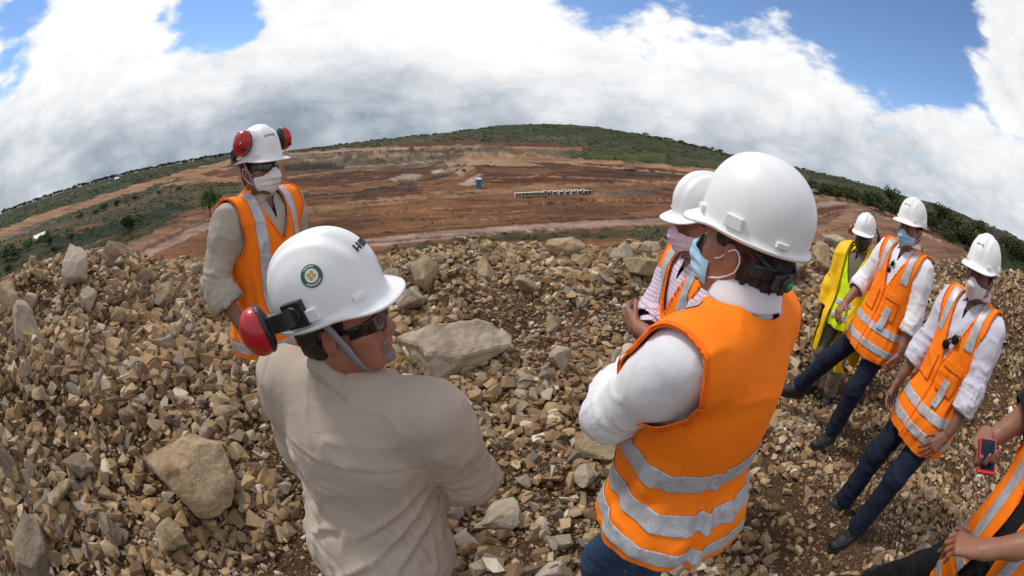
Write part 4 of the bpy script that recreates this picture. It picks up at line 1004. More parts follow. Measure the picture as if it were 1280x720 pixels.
        F.cap(el, el + (wr - el) * .3, .038 * k, .042 * k, .02); F.cap(el + (wr - el) * .3, wr - fd * .03, .042 * k, .029 * k, .02)
        F.cap(wr - fd * .05, wr + d * .01, .029 * k, .026 * k, .02, (n, .78))
        base = []
        for i, (off, ln) in enumerate(((.030, .088), (.010, .092), (-.011, .088), (-.030, .080))):
            b0 = wr + t * off * .45 * k + d * .012 * k; b1 = wr + t * off * k + d * ln * k; base.append(b1)
            F.cap(b0, b1, .0155 * k, .0115 * k, .014 * k)
        F.cap(wr + t * .02 * k + d * .02 * k + n * .006, wr + t * .03 * k + d * .05 * k + n * .010 * k, .017 * k, .012 * k, .014 * k)
        for i, b1 in enumerate(base):
            L = np.array([(.043, .025, .021), (.047, .029, .022), (.043, .027, .022), (.034, .020, .019)][i]) * k
            sp = (1.5 - i) * spread * .6
            dd = nrm(d + t * sp); p = b1; r = [.0092, .0085, .0078, .0066] if i < 3 else [.008, .0073, .0067, .0058]
            for j in range(3):
                a = curl[j] * (1 + .12 * i); ax = np.cross(dd, n); ax = nrm(ax)
                dd = rot(ax, a) @ dd
                p2 = p + dd * L[j]; F.cap(p, p2, r[j] * k, r[j + 1] * k, .004 * k); p = p2
        p = wr + t * .027 * k + d * .022 * k + n * .004
        dd = nrm(d * .75 + t * .75 * (1 - .5 * thumb) + n * .55 * thumb)
        for j, L in enumerate((.042, .032, .026)):
            p2 = p + dd * L * k; F.cap(p, p2, (.0135, .0105, .0095)[j] * k, (.0105, .0095, .0072)[j] * k, .006 * k); p = p2
            dd = nrm(dd + d * .25 - t * .30 * thumb + n * .15 * thumb)
        return F.nets()
    # ---- clothes
    def shirt(s, material, folds=(), ch=.036, sleeve=.97, cuff=None, hem=-.10, amp=.007, o=.014, loose=.0, col=None, collar=True, neck=None, hemflare=.01, h=.010, creases=(), seams=False):
        h = h / s.det
        P = [s.tp((0, 0, 0))] + [p for q in (1, -1) for p in s.arm[q]] + [s.neck, s.sh[1], s.sh[-1]]
        P = np.array(P); F = Fld(P.min(0) - .24, P.max(0) + .2, h)
        s.torso(F, o, hemflare); s.limbs(F, o + .004, of=o + .008 + loose, oe=o + .008, fore=(min(sleeve.values()) if isinstance(sleeve, dict) else sleeve) > .02)
        for a, b, r in creases: F.cap(s.tp(a), s.tp(b), r, r * .5, .012)
        V, T = F.nets()
        V = relax(V, T, 1)
        N = tnormals(V, T); L = s.tl(V)
        # drape: soft ridges that run down and across the back
        Q = np.stack([L[:, 0] * 16, L[:, 1] * 16, L[:, 2] * 5], -1)
        ridge = -.35 + 1.5 * np.clip(1 - 1.7 * np.abs(fbm(Q + fbm(L * 5, 2, 41)[:, None] * .9 + s.seed, 2, 13 + s.seed)), 0, 1) ** 2.5
        V = V + N * (amp * .8 * ridge * sstep(-L[:, 2], -.42, -.15))[:, None]
        V = s.wrinkle(V, T, amp * .6, 17, None, 3)
        V = V + N * s.armfold(V, amp * .55)[:, None]
        for (x0, z0), (x1, z1), a_, w_ in folds:   # long pulls in the cloth of the back, given as (x, z) on the torso
            L = s.tl(V); d_ = np.array([x1 - x0, z1 - z0]); Ld = np.linalg.norm(d_); u_ = d_ / Ld; q_ = L[:, [0, 2]] - [x0, z0]
            t_ = np.clip(q_ @ u_ / Ld, 0, 1); bend = .02 * np.sin(t_ * 3.0 + x0 * 20); off = q_[:, 0] * u_[1] - q_[:, 1] * u_[0] - bend; end = (q_ @ u_) / Ld
            e_ = sstep(end, -.02, .25) * sstep(1.05 - end, 0, .6) * (L[:, 1] < .02)
            V = V + N * (a_ * e_ * (np.exp(-(off / w_) ** 2) - .8 * np.exp(-((off + 1.7 * w_) / w_) ** 2)))[:, None]
        if seams:                              # yoke and armhole seams pressed into the cloth
            L = s.tl(V); w_ = s.wd / s.k
            d1 = np.where((L[:, 1] < 0) & (np.abs(L[:, 0]) < .182 * w_), L[:, 2] - .355 - .03 * np.abs(L[:, 0]), 1.)
            d2 = np.where(L[:, 2] > .30, np.abs(L[:, 0]) - (.186 + .02 * sstep(-L[:, 2], -.40, -.30)) * w_, 1.)
            for d_ in (d1, d2): V = V + N * (.0022 * np.exp(-((d_ - .008) / .007) ** 2) - .0035 * np.exp(-(d_ / .005) ** 2))[:, None]
        L = s.tl(V)
        V, T, _ = clip(V, T, hem - L[:, 2] + .012 * np.sin(L[:, 0] * 18))
        L = s.tl(V)
        nk = np.hypot(L[:, 0], (L[:, 1] + .01) * .95); V, T, _ = clip(V, T, np.where(L[:, 2] > .40, np.maximum(.074 - nk, np.where((L[:, 1] > 0) & (L[:, 2] > .445), .004 + .25 * (L[:, 2] - .45) - np.abs(L[:, 0]), -1.)), -1.))
        for q in (1, -1):
            el, wr = s.arm[q]; sh = s.sh[q]; sl = sleeve[q] if isinstance(sleeve, dict) else sleeve
            p0, p1 = (el, wr) if sl > .02 else (sh, el)
            u = nrm(p1 - p0); Lf = np.linalg.norm(p1 - p0); x = (V - p0) @ u
            t = np.clip(x, 0, Lf + .03); rr = np.linalg.norm(V - p0 - t[:, None] * u, axis=1)
            lim = sl * Lf if sl > .02 else (1 + sl) * Lf
            V, T, _ = clip(V, T, np.where(rr < .085, x - lim, -1.0))
        ob = mesh_obj('shirt', V, T, material, s.root); solid(ob, .003, -1)
        if cuff:
            for q in (1, -1):
                el, wr = s.arm[q]; sl = sleeve[q] if isinstance(sleeve, dict) else sleeve
                a = el + (wr - el) * (sl - cuff); b = el + (wr - el) * (sl + .02)
                Fc = Fld(np.minimum(a, b) - .1, np.maximum(a, b) + .1, .006); r0 = .047 * s.k + o + loose if sl < .7 else .034 * s.k + o + loose
                Fc.cap(a, b, r0, r0 * .95, .01)
                Vc, Tc = Fc.nets(); u = nrm(b - a)
                Vc = s.wrinkle(Vc, Tc, .004, 30, None, 7)
                x = (Vc - a) @ u; Vc, Tc, _ = clip(Vc, Tc, -x); x = (Vc - a) @ u; Vc, Tc, _ = clip(Vc, Tc, x - np.linalg.norm(b - a))
                solid(mesh_obj('cuff', Vc, Tc, material, ob), .004, 1)
        if collar: s.collar(material, ob, h=ch)
        return ob
    def collar(s, material, parent, r=.070, gap=.42, drop=.040, h=.036):
        k = s.k; n = 40; V = []; 
        for i in range(n + 1):
            a = gap + (2 * math.pi - 2 * gap) * i / n                # from front left round the back
            f = math.cos(a); tip = max(0, f) ** 2
            ct, st = math.sin(a), math.cos(a)
            fx = np.array([st, ct, 0])
            c = np.array([0, -.018, .552])
            z0 = .012 - .052 * max(0, f); zt = z0 + h - .004 * tip
            prof = [(r + .010, z0 - .018), (r + .002, z0), (r - .002, zt), (r + .004, zt + .004), (r + .013, zt - .008), (r + .017 + .020 * tip, z0 + .012 - .018 * tip - drop * .35 * tip), (r + .019 + .032 * tip, z0 + .006 - .022 * tip - drop * tip)]
            for rr, z in prof: V.append(s.tp(c + fx * np.array([rr, rr * 1.02, 0]) + np.array([0, 0, z])))
        m = 7; F = [(i * m + j, (i + 1) * m + j, (i + 1) * m + j + 1, i * m + j + 1) for i in range(n) for j in range(m - 1)]
        o = mesh_obj('collar', V, F, material, parent); solid(o, .003, 0); return o
    def vest(s, material, hem=-.20, o=.034, flare=.03, bands=((-.16, .05), (-.02, .05)), vert=True, vneck=(.33, .10), amp=.009, tape=True, gap=None, arm_x=.190, side_open=None, h=.010, name='vest', binding=True, back_x=False, sag=(0, 0), hang=True, stub=.14, neck_r=.080):
        h = h / s.det
        c = s.tp((0, 0, .15)); F = Fld(c - np.array([.42, .42, .66]), c + np.array([.42, .42, .5]), h)
        s.torso(F, o, flare)
        for zz in (-.2, -.34): F.ell(s.tp((0, -.005, zz)), (.168 * s.wd + o + flare, .122 * s.dp + o + flare, .2 * s.k), s.T, .06)
        for q in (1, -1):
            el, wr = s.arm[q]; sh = s.sh[q]; F.cap(sh, sh + (el - sh) * stub, .062 * s.k + o, .058 * s.k + o, .05)
        V, T = F.nets(); V = relax(V, T, 2)
        N = tnormals(V, T); L = s.tl(V)
        low = sstep(-L[:, 2], -.34, -.02)
        th = np.arctan2(L[:, 0], L[:, 1])
        ph = fbm(np.stack([th * 2.2, L[:, 2] * 2.5, 0 * th + s.seed], -1), 2, 5 + s.seed)
        fold = np.cos(th * 7 + ph * 2.6) * .5 + np.cos(th * 12 + ph * 3.5 + L[:, 2] * 6) * .35
        V = V + N * (amp * low * fold)[:, None]
        V = s.wrinkle(V, T, amp * .55, 11, None, 11)
        L = s.tl(V); th = np.arctan2(L[:, 0], L[:, 1])
        D = {'L': L}
        def cut(V, T, f, D):
            V, T, D = clip(V, T, f(D['L']), D); return V, T, D
        sg = lambda L: sag[0] * L[:, 1] + sag[1] * L[:, 0]
        V, T, D = cut(V, T, lambda L: hem + .010 * np.sin(np.arctan2(L[:, 0], L[:, 1]) * 3 + s.seed) + sg(L) - L[:, 2], D)
        garm = lambda L: np.where(L[:, 2] > .245, np.abs(L[:, 0]) * (s.k / s.wd) - (arm_x - .020 * sstep(np.abs(L[:, 2] - .38), .10, .0) + .05 * sstep(-L[:, 2], -.32, -.245)), -1.0)
        V, T, D = cut(V, T, garm, D)
        vz, vw = vneck
        def gneck(L):
            rad_c = np.where(L[:, 2] > .38, np.minimum(neck_r - np.hypot(L[:, 0], L[:, 1] + .012), L[:, 2] - .512 + .10 * np.abs(L[:, 0])), -1.0)
            u = np.clip((L[:, 2] - vz) / (.50 - vz), 0, 1)
            v = np.where((L[:, 1] > .02) & (L[:, 2] > vz), vw * u ** .85 - np.abs(L[:, 0]), -1.0)
            return np.maximum(rad_c, v)
        V, T, D = cut(V, T, gneck, D)
        if gap:
            ga, gb = gap; gf = lambda L: np.where(L[:, 1] > 0, (ga + gb * np.clip((vz - L[:, 2]), 0, 1)) - np.abs(L[:, 0]), -1.)
            V, T, D = cut(V, T, gf, D)
        ob = mesh_obj(name, V, T, material, s.root); solid(ob, .004, -1)
        N = tnormals(V, T)
        def strip(f, nm, mt, off=.0022, par=ob):
            V2, T2, D2 = V + N * off, T, dict(D)
            for ff in f:
                V2, T2, D2 = clip(V2, T2, ff(D2['L']), D2)
                if len(T2) == 0: return None
            o2 = mesh_obj(nm, V2, T2, mt, par); solid(o2, .0018, 1); return o2
        if tape:
            for zc, w in bands:
                strip([lambda L, zc=zc, w=w: np.abs(L[:, 2] - zc - sg(L)) - w / 2], 'reflective_tape', MT['tape'])
            if vert:
                zt = max(z for z, w in bands)
                for q in (1, -1):
                    strip([lambda L, q=q: np.abs(L[:, 0] * q - .115) - .025, lambda L: -(L[:, 1] - .0), lambda L, zt=zt: (zt + .03) - L[:, 2]] if vert != 'top' else [lambda L, q=q: np.abs(L[:, 0] * q - .122) - .025, lambda L: -(L[:, 1] - .035), lambda L: .335 - L[:, 2]], 'reflective_tape', MT['tape'], .0022)
        if binding:
            for q in (1, -1): strip([lambda L: np.abs(garm(L) + .004) - .004 + np.where(L[:, 2] > .245, 0, 1), lambda L, q=q: -q * L[:, 0]], 'binding', MT['edge'], .003)
            for q in (1, -1): strip([lambda L, q=q: np.where((L[:, 2] > vz - .01) & (L[:, 1] > .0) & (L[:, 2] < .47), np.abs(gneck(L) + .004) - .004, 1.0), lambda L, q=q: -q * L[:, 0]], 'binding', MT['edge'], .003)
        s.vest_data = (V, T, D, N, ob, strip)
        return ob
    def trousers(s, material, top=.09, o=.022, amp=.007, cuffz=.07, h=.012):
        P = np.array([s.pel + [0, 0, .15]] + [p for q in (1, -1) for p in s.leg[q][:3]])
        F = Fld(P.min(0) - .24, P.max(0) + .24, h); k = s.k
        F.ell(s.pel + [0, -.005, 0], (.165 * s.wd + .012, .118 * s.dp + .012, .15 * k), None, .05)
        F.ell(s.pel + [0, .0, .08 * k], (.155 * s.wd + .012, .112 * s.dp + .012, .12 * k), None, .05)
        for q in (1, -1):
            hip, kn, an, toe = s.leg[q]
            F.cap(hip + [0, -.01, 0], kn, .086 * k + o * .5, .056 * k + o * .7, .045); F.cap(kn, an + (an - kn) * .06, .056 * k + o * .7, .047 * k + o, .03)
        V, T = F.nets(); V = relax(V, T, 1); N = tnormals(V, T)
        a = np.zeros(len(V))
        for q in (1, -1):
            hip, kn, an, toe = s.leg[q]
            for A, B, c, wd in ((hip, kn, .95, .25), (kn, an, .15, .3), (kn, an, .9, .3), (hip, kn, .1, .2)):
                d = B - A; Ln = np.linalg.norm(d); u = d / Ln; x = (V - A) @ u / Ln; r = np.linalg.norm(V - A - (x * Ln)[:, None] * u, axis=1)
                a += np.exp(-((x - c) / wd) ** 2) * (r < .13) * (.5 * np.sin(x * Ln * 80 + 5 * fbm(V * 6, 2, 8 + s.seed)) + .6 * (1 - 2 * np.abs(fbm(V * np.array([8, 8, 16]), 2, 18 + s.seed))))
        V = V + N * (a * amp * .5)[:, None]; V = s.wrinkle(V, T, amp, 12, None, 21)
        V, T, _ = clip(V, T, V[:, 2] - s.pel[2] - top * k)
        for q in (1, -1):
            hip, kn, an, toe = s.leg[q]; u = nrm(an - kn)
            x = (V - an) @ u; V, T, _ = clip(V, T, np.where(np.linalg.norm(V - an, axis=1) < .16, x + .02, -1.))
        o_ = mesh_obj('trousers', V, T, material, s.root); solid(o_, .004, -1); return o_
    def boots(s, material=None, sides=(1, -1)):
        for q in sides:
            hip, kn, an, toe = s.leg[q]; t = nrm(toe); k = s.k; g0 = an - [0, 0, .09 * k]
            F = Fld(an - .24, an + .24, .007)
            sd_ = np.cross(t, (0, 0, 1.))
            F.cap(an + [0, 0, .06 * k], an - t * .005 + [0, 0, -.02], .050 * k, .048 * k, .03)
            F.cap(g0 - t * .035 + [0, 0, .045], g0 + t * .10 * k + [0, 0, .042], .042 * k, .044 * k, .03)
            F.cap(g0 + t * .06 * k + [0, 0, .045], g0 + t * .165 * k + [0, 0, .036], .040 * k, .036 * k, .03)
            V, T = F.nets(); V = s.wrinkle(V, T, .003, 25, None, 31); z0 = g0[2]
            V, T, _ = clip(V, T, z0 + .012 - V[:, 2])
            o = mesh_obj('boot', V, T, material or MT['boot'], s.root)
            F = Fld(g0 - .24, g0 + .24, .007)
            F.cap(g0 - t * .035 + [0, 0, .02], g0 + t * .09 * k + [0, 0, .02], .047 * k, .049 * k, .02); F.cap(g0 + t * .09 * k + [0, 0, .02], g0 + t * .17 * k + [0, 0, .02], .049 * k, .040 * k, .02)
            V, T = F.nets(); V, T, _ = clip(V, T, V[:, 2] - z0 - .026); V, T, _ = clip(V, T, z0 - .004 - V[:, 2]); solid(mesh_obj('sole', V, T, MT['sole'], o, False), .003, 0)
    # ---- things worn on the head
    def helmet(s, tilt=0.0, peak=.048, knob=False, strap=None, muffs=None, logo=None, badge=False, roll=0.0):
        k = s.k; R = s.Hd @ rot((0, 1, 0), roll) @ rot((1, 0, 0), -tilt); c = s.hp((0, -.008, .050))
        W = lambda p: c + R @ (np.asarray(p, float) * k)
        RX, RY, HZ = .111, .134, .158
        na, nt = 96, 26; V = []
        def surf(a, t, out=0.0):
            q = t * math.pi / 2; e = 2 / 2.35
            r = math.sin(q) ** e; z = math.cos(q) ** e * HZ
            x, y = math.sin(a) * r * (RX + out), math.cos(a) * r * (RY + out)
            rid = math.exp(-(x / .028) ** 4) * .009 * sst(.98 - t, 0, .25) * (1 if y > -.12 else 1)
            rid += .004 * math.exp(-((abs(x) - .052) / .012) ** 2) * sst(.9 - t, 0, .3)
            n = np.array([x / RX ** 2, y / RY ** 2, z / HZ ** 2]); n /= np.linalg.norm(n) + 1e-9
            return np.array([x, y, z]) + n * (rid + out * 0)
        sst = lambda x, a, b: (lambda t: t * t * (3 - 2 * t))(min(max((x - a) / (b - a), 0), 1))
        rings = []
        for j in range(1, nt + 1): rings.append([surf(2 * math.pi * i / na, j / nt) for i in range(na)])
        def brim(f, dz):
            row = []
            for i in range(na):
                a = 2 * math.pi * i / na; fr = sst(math.cos(a), .25, .95)
                w = (.0105 + (peak - .0105) * fr) * f
                dr = -.016 * fr * f ** 1.5 - .004 * f + dz + .007 * (1 - fr) * f ** 3
                u = np.array([math.sin(a), math.cos(a), 0])
                row.append(np.array([math.sin(a) * RX, math.cos(a) * RY, 0]) + u * w + np.array([0, 0, dr]))
            return row
        rings += [brim(.15, -.001), brim(.5, 0), brim(.9, 0), brim(1.0, 0.0012), brim(1.0, -.004), brim(.85, -.006), brim(.3, -.006)]
        rings.append([np.array([math.sin(2 * math.pi * i / na) * (RX - .006), math.cos(2 * math.pi * i / na) * (RY - .006), -.004]) for i in range(na)])
        for j in (.85, .6, .35): rings.append([surf(2 * math.pi * i / na, j) * .95 for i in range(na)])
        P = [W(surf(0, 0.0))] + [W(p) for r in rings for p in r]; Fc = [(0, 1 + (i + 1) % na, 1 + i) for i in range(na)]
        for j in range(len(rings) - 1):
            b = 1 + j * na; Fc += [(b + i, b + (i + 1) % na, b + na + (i + 1) % na, b + na + i) for i in range(na)]
        P = np.array(P)
        o = mesh_obj('hard_hat', P, Fc, MT['helmet'], s.root)
        # accessory slots at both sides, lug rows
        for q in (1, -1):
            for a0, w_, hz in ((1.57, .042, .026), (.75, .030, .012), (2.4, .030, .012)):
                a = a0 * q; p = surf(a, .93, .0); u = nrm(np.array([math.sin(a) / RX, math.cos(a) / RY, 0])); tx = np.array([u[1], -u[0], 0])
                Rb = R @ np.stack([tx, u, np.array([0, 0, 1.])], 1)
                mb = MB(); mb.box(W(p + u * .002 + np.array([0, 0, hz * .5 - .012])), np.array([w_, .014, hz]) * k, Rb, .9); mb.build('accessory_slot', MT['helmet'], o, False, .002)
        s.hat = o; s.hatW = W; s.hatR = R; s.surf = surf
        # headband inside and the ratchet at the nape
        mb = MB(); pts = []
        for i in range(41):
            a = math.pi * .5 + math.pi * i / 40; dn = .0 + .045 * sst(-math.cos(a), .2, 1.0) if knob else 0.0
            pts.append(W((math.sin(a) * .094, math.cos(a) * .116, -.010 - dn)))
        mb.strip(pts, R @ np.array([0, 0, 1.]), .024 * k, .004); hb = mb.build('headband', MT['black_p'], o, True)
        if knob:
            Rk = rot((0, 0, 1), rad(-9)); W0 = W; R0 = R; W = lambda p: W0(Rk @ np.asarray(p, float)); R = R0 @ Rk; mb = MB()
            mb.box(W((0, -.122, -.056)), np.array([.070, .014, .034]) * k, R); mb.box(W((.055, -.105, -.045)), np.array([.055, .010, .026]) * k, R @ rot((0, 0, 1), .55)); mb.box(W((-.055, -.105, -.045)), np.array([.055, .010, .026]) * k, R @ rot((0, 0, 1), -.55))
            rt = mb.build('ratchet', MT['grey_p'], o, False, .004)
            mb = MB(); 
            for i in range(9): mb.box(W((-.078 + .007 * i - .001, -.0905 - .0042 * i, -.040 - .001 * i)), np.array([.0022, .012, .022]) * k, R @ rot((0, 0, 1), -.55))
            mb.build('ratchet_teeth', MT['black_p'], rt)
            mb = MB(); mb.tube([W((0, -.126, -.056)), W((0, -.140, -.057)), W((0, -.142, -.057))], [.0165 * k, .0155 * k, .0135 * k], 20); mb.build('adjusting_knob', MT['grey_p'], rt, True)
            mb = MB(); mb.tube([W((0, -.142, -.057)), W((0, -.1455, -.057))], [.0098 * k, .0090 * k], 18); mb.build('button', MT['green_b'], rt, True); W = W0; R = R0
        if strap:
            for q in (1, -1):
                mb = MB(); Hh = s.hp
                a0 = W((q * .100, .012, -.004)); pts = [a0, Hh((q * .087, .026, -.01)), Hh((q * .080, .036, -.045)), Hh((q * .064, .042, -.082)), Hh((q * .040, .048, -.108)), Hh((q * .0, .052, -.120))]
                pts = smooth_path(pts, 20); mb.strip(pts, s.Hd @ np.array([0, 1., -.25]), .017 * k, .0022); mb.build('chin_strap', MT['strap'], o, True)
        if badge: s.badge()
        return o
    def on_hat(s, a, t, out=.001):
        """frame on the hat's outside: point, right, up, normal"""
        e = 1e-3; p = s.surf(a, t); pa = s.surf(a + e, t) - p; pt = p - s.surf(a, t + e); r = nrm(pa); n = nrm(np.cross(r, pt)); 
        if n @ p < 0: n = -n
        u = nrm(pt - r * (pt @ r)); return p + n * out, r, u, n
    def hat_patch(s, a, t, polys, name, material, parent, th=.0012, flip=1):
        """flat marks wrapped on the hat: polygons given in metres (right, up)"""
        mb = MB(); p0, r, u, n = s.on_hat(a, t); rho = math.hypot(p0[0], p0[1]); dt = 1e-3; dl = np.linalg.norm(s.surf(a, t + dt) - s.surf(a, t)) / dt; da = np.linalg.norm(s.surf(a + dt, t) - s.surf(a, t)) / dt
        for pg in polys:
            pg = np.array(pg, float); m = len(pg); top = []; bot = []
            for x, y in pg:
                q, rr, uu, nn = s.on_hat(a + flip * x / da, t - y / dl, 0.0); top.append(s.hatW(q + nn * (.0008 + th))); bot.append(s.hatW(q - nn * .0008))
            mb.add(top + bot, [tuple(range(m)), tuple(range(2 * m - 1, m - 1, -1))] + [(i, i + m, (i + 1) % m + m, (i + 1) % m) for i in range(m)])
        return mb.build(name, material, parent)
    def badge(s, a=1.30, t=.64, r0=.0225):
        def ring(r1, r2, n=28): return [[(r1 * math.cos(2 * math.pi * i / n), r1 * math.sin(2 * math.pi * i / n)), (r2 * math.cos(2 * math.pi * i / n), r2 * math.sin(2 * math.pi * i / n)), (r2 * math.cos(2 * math.pi * (i + 1) / n), r2 * math.sin(2 * math.pi * (i + 1) / n)), (r1 * math.cos(2 * math.pi * (i + 1) / n), r1 * math.sin(2 * math.pi * (i + 1) / n))] for i in range(n)]
        o = s.hat_patch(a, t, ring(.0001, r0 * .64), 'badge', MT['white_p'], s.hat, .0012)
        s.hat_patch(a, t, ring(r0 * .62, r0), 'badge_ring', MT['green_p'], o, .0014)
        dots = [[(r0 * .81 * math.cos(b) + .0016 * math.cos(c), r0 * .81 * math.sin(b) + .0016 * math.sin(c)) for c in np.arange(0, 6.2, 1.05)] for b in list(np.arange(.9, 2.3, .2)) + list(np.arange(3.9, 5.6, .2))]
        s.hat_patch(a, t, dots, 'badge_lettering', MT['white_p'], o, .0019)
        gold = []
        for b in np.arange(.4, 6.6, math.pi / 2):
            gold.append([(.006 * math.cos(b) + .0042 * math.cos(c), .006 * math.sin(b) + .0042 * math.sin(c)) for c in np.arange(0, 6.2, .9)])
        s.hat_patch(a, t, gold, 'badge_flower', MT['gold'], o, .0018)
    def muff(s, q, base, cup, axis, arm_w=.026, up=(0, 0, 1), lab=True, prongs=True, sc=1.0):
        """ear defender: base on the hat side, cup centre, axis pointing out of the cup; hat coordinates (metres)"""
        W = s.hatW; R = s.hatR; k = s.k * sc; base = np.array(base, float); cup = np.array(cup, float); ax = nrm(axis); upv = nrm(np.array(up, float) - ax * (np.array(up, float) @ ax)); sdv = np.cross(upv, ax)
        F = Fld(s.hatW(cup) - .09, s.hatW(cup) + .09, .0045)
        Rc = R @ np.stack([sdv, upv, ax], 1)
        F.ell(W(cup + ax * .004), np.array([.036, .045, .030]) * k, Rc, .01); F.ell(W(cup + ax * .014), np.array([.030, .038, .026]) * k, Rc, .015)
        V, T = F.nets(); Lc = (V - W(cup)) @ (R @ ax)
        V, T, _ = clip(V, T, -Lc - .006 * k)
        root = mesh_obj('ear_muff', V, T, MT['red'], s.hat)
        F = Fld(s.hatW(cup) - .09, s.hatW(cup) + .09, .0045); F.ell(W(cup - ax * .008), np.array([.037, .046, .016]) * k, Rc, .01); V, T = F.nets(); mesh_obj('cushion', V, T, MT['black_p'], root)
        mb = MB()
        mb.box(W(base), np.array([.046, .014, .044]) * k, R @ frame_to(ax_out(base)), .9)
        mb.tube([W(base + ax_out(base) * .004), W(base + ax_out(base) * .013)], [.018 * k, .016 * k], 20)
        d = cup - base; out = nrm(ax)
        mid = base + d * .5 + out * .012
        pts = [base + ax_out(base) * .008, base + d * .22 + ax_out(base) * .014, mid, cup - nrm(d) * .024 + out * .036]
        wv = np.cross(nrm(d), out)
        mb.strip([W(p) for p in smooth_path(pts, 12)], R @ wv, .030 * k, .011 * k)
        # yoke: two prongs round the cup
        if prongs:
            j = cup - nrm(d) * .030 + out * .022
            for sg in (1, -1):
                pr = [cup - nrm(d) * .026 + out * .036, cup - nrm(d) * .012 + wv * sg * .022 + out * .040, cup + wv * sg * .038 + nrm(d) * .006 + out * .030, cup + wv * sg * .048 + nrm(d) * .012 + out * .016, cup + wv * sg * .056 + nrm(d) * .020 + out * .018]
                mb.tube([W(p) for p in smooth_path(pr, 14)], [.0055 * k] * 14, 8)
        mb.build('arm', MT['black_p'], root, False, .0025)
        mb = MB()
        cdir = nrm(d * .6 + out * .4)
        for i, (a_, b_) in enumerate(((-.016, .0055), (-.0095, .0055), (-.003, .0055), (.0035, .0055), (.010, .0055), (.0165, .0055))):
            pp = cup + wv * a_ + nrm(d) * .014
            hz = pp + out * .0395
            mb.box(W(hz), np.array([.0050, .009, .0012]) * k, R @ np.stack([wv, nrm(d - out * (d @ out)), out], 1))
        mb.build('lettering', MT['white_p'], root)
        return root
    def mask(s, material, top=.002, drop=-.11, side=.030, loops=True, puff=0.0, pleats=True, wide=.070, ear=(.078, -.014)):
        k = s.k; R = s.Hd; h = .0055 / s.det
        F = Fld(s.hc + np.array([-.14, -.12, -.18]), s.hc + np.array([.14, .16, .1]), h)
        E = lambda p, r, kk: F.ell(s.hp(p), np.array(r) * k, R, kk * k)
        E((0, .022, -.03), (.068, .075, .092), .03); E((0, .068, -.085), (.034, .034, .030), .05); E((0, .085, -.045), (.036, .036 + puff, .048), .04); F.cap(s.hp((0, .090, .01)), s.hp((0, .116 + puff, -.032)), .015 * k, .018 * k, .04 * k)
        for q in (1, -1): E((q * .045, .045, -.04), (.026, .03, .05), .03)
        V, T = F.nets(); V = relax(V, T, 2); L = s.hl(V)
        N = tnormals(V, T)
        if pleats: V = V + N * (.0022 * np.sin(L[:, 2] * 240) * sstep(L[:, 1], .05, .09) * sstep(np.abs(L[:, 2] + .05), .045, .03))[:, None]
        V = s.wrinkle(V, T, .0025, 26, None, 51); L = s.hl(V); V = V - N * (.0055 * sstep(L[:, 2], -.035, -.005) + .003 * sstep(-L[:, 1], -.06, -.03))[:, None]; D = {'L': L}
        V, T, D = clip(V, T, D['L'][:, 2] - (top - .034 * sstep(np.abs(D['L'][:, 0]), .008, .055)), D)
        V, T, D = clip(V, T, (side + .10 * np.clip(-.06 - D['L'][:, 2], 0, 1)) - D['L'][:, 1], D)
        V, T, D = clip(V, T, (drop + .022 * sstep(np.abs(D['L'][:, 0]), .0, .05)) - D['L'][:, 2], D)
        o = mesh_obj('face_mask', V, T, material, s.root); solid(o, .0015, 1)
        s.maskf = F
        if loops:
            for q in (1, -1):
                mb = MB()
                a = (q * .066, side + .004, -.026); b = (q * .062, side + .006, -.072)
                mb.tube([s.hp(p) for p in smooth_path([a, (q * .0765, .022, -.014), (q * .083, .006, .004), (q * .087, -.016, .018), (q * .087, -.030, .002), (q * .083, -.024, -.026), (q * .078, -.004, -.044), (q * .0745, .018, -.058), b], 18)], [.0021 * k] * 18, 6)
                mb.build('ear_loop', MT['loop'], o, True)
        return o
    def glasses(s, z=.010, wide=.062):
        k = s.k; F = Fld(s.hc + np.array([-.15, -.15, -.1]), s.hc + np.array([.15, .17, .13]), .005)
        F.ell(s.hp((0, .0, .0)), np.array([.0815, .108, .16]) * k, s.Hd, .01)
        V, T = F.nets(); L = s.hl(V); D = {'L': L}
        V, T, D = clip(V, T, .040 - D['L'][:, 1], D)
        V, T, D = clip(V, T, np.abs(D['L'][:, 2] - z) - .0185 + .006 * sstep(np.abs(D['L'][:, 0]), .03, .07), D)
        x = np.abs(D['L'][:, 0]); V, T, D = clip(V, T, (.012 - x * 1.0) - (D['L'][:, 2] - z + .0) * .6 - .004, D)
        o = mesh_obj('sunglasses', V, T, MT['lens'], s.root); solid(o, .003, 1)
        for q in (1, -1):
            mb = MB(); mb.strip([s.hp(p) for p in smooth_path([(q * .074, .040, z + .006), (q * .079, .012, z + .006), (q * .080, -.016, z + .004), (q * .079, -.032, z - .014)], 10)], s.Hd @ np.array([0, 0, 1.]), .009 * k, .004); mb.build('temple', MT['lens'], o)
        return o
    def hair(s, material, low=-.075, front=.035, side=-.02, amp=.0035, o=.005):
        k = s.k; R = s.Hd; F = Fld(s.hc + np.array([-.13, -.15, -.15]), s.hc + np.array([.13, .15, .16]), .005)
        F.ell(s.hp((0, -.015, .035)), np.array([.075 + o, .095 + o, .088 + o]) * k, R, .02); F.ell(s.hp((0, -.045, -.03)), np.array([.062 + o, .06 + o, .06]) * k, R, .03)
        V, T = F.nets(); L = s.hl(V); N = tnormals(V, T)
        V = V + N * (amp * fbm(L * np.array([110, 70, 35]), 3, 61 + s.seed))[:, None]; L = s.hl(V); D = {'L': L}
        V, T, D = clip(V, T, (low + .012 * fbm(D['L'] * 40, 2, 5)) - D['L'][:, 2], D)
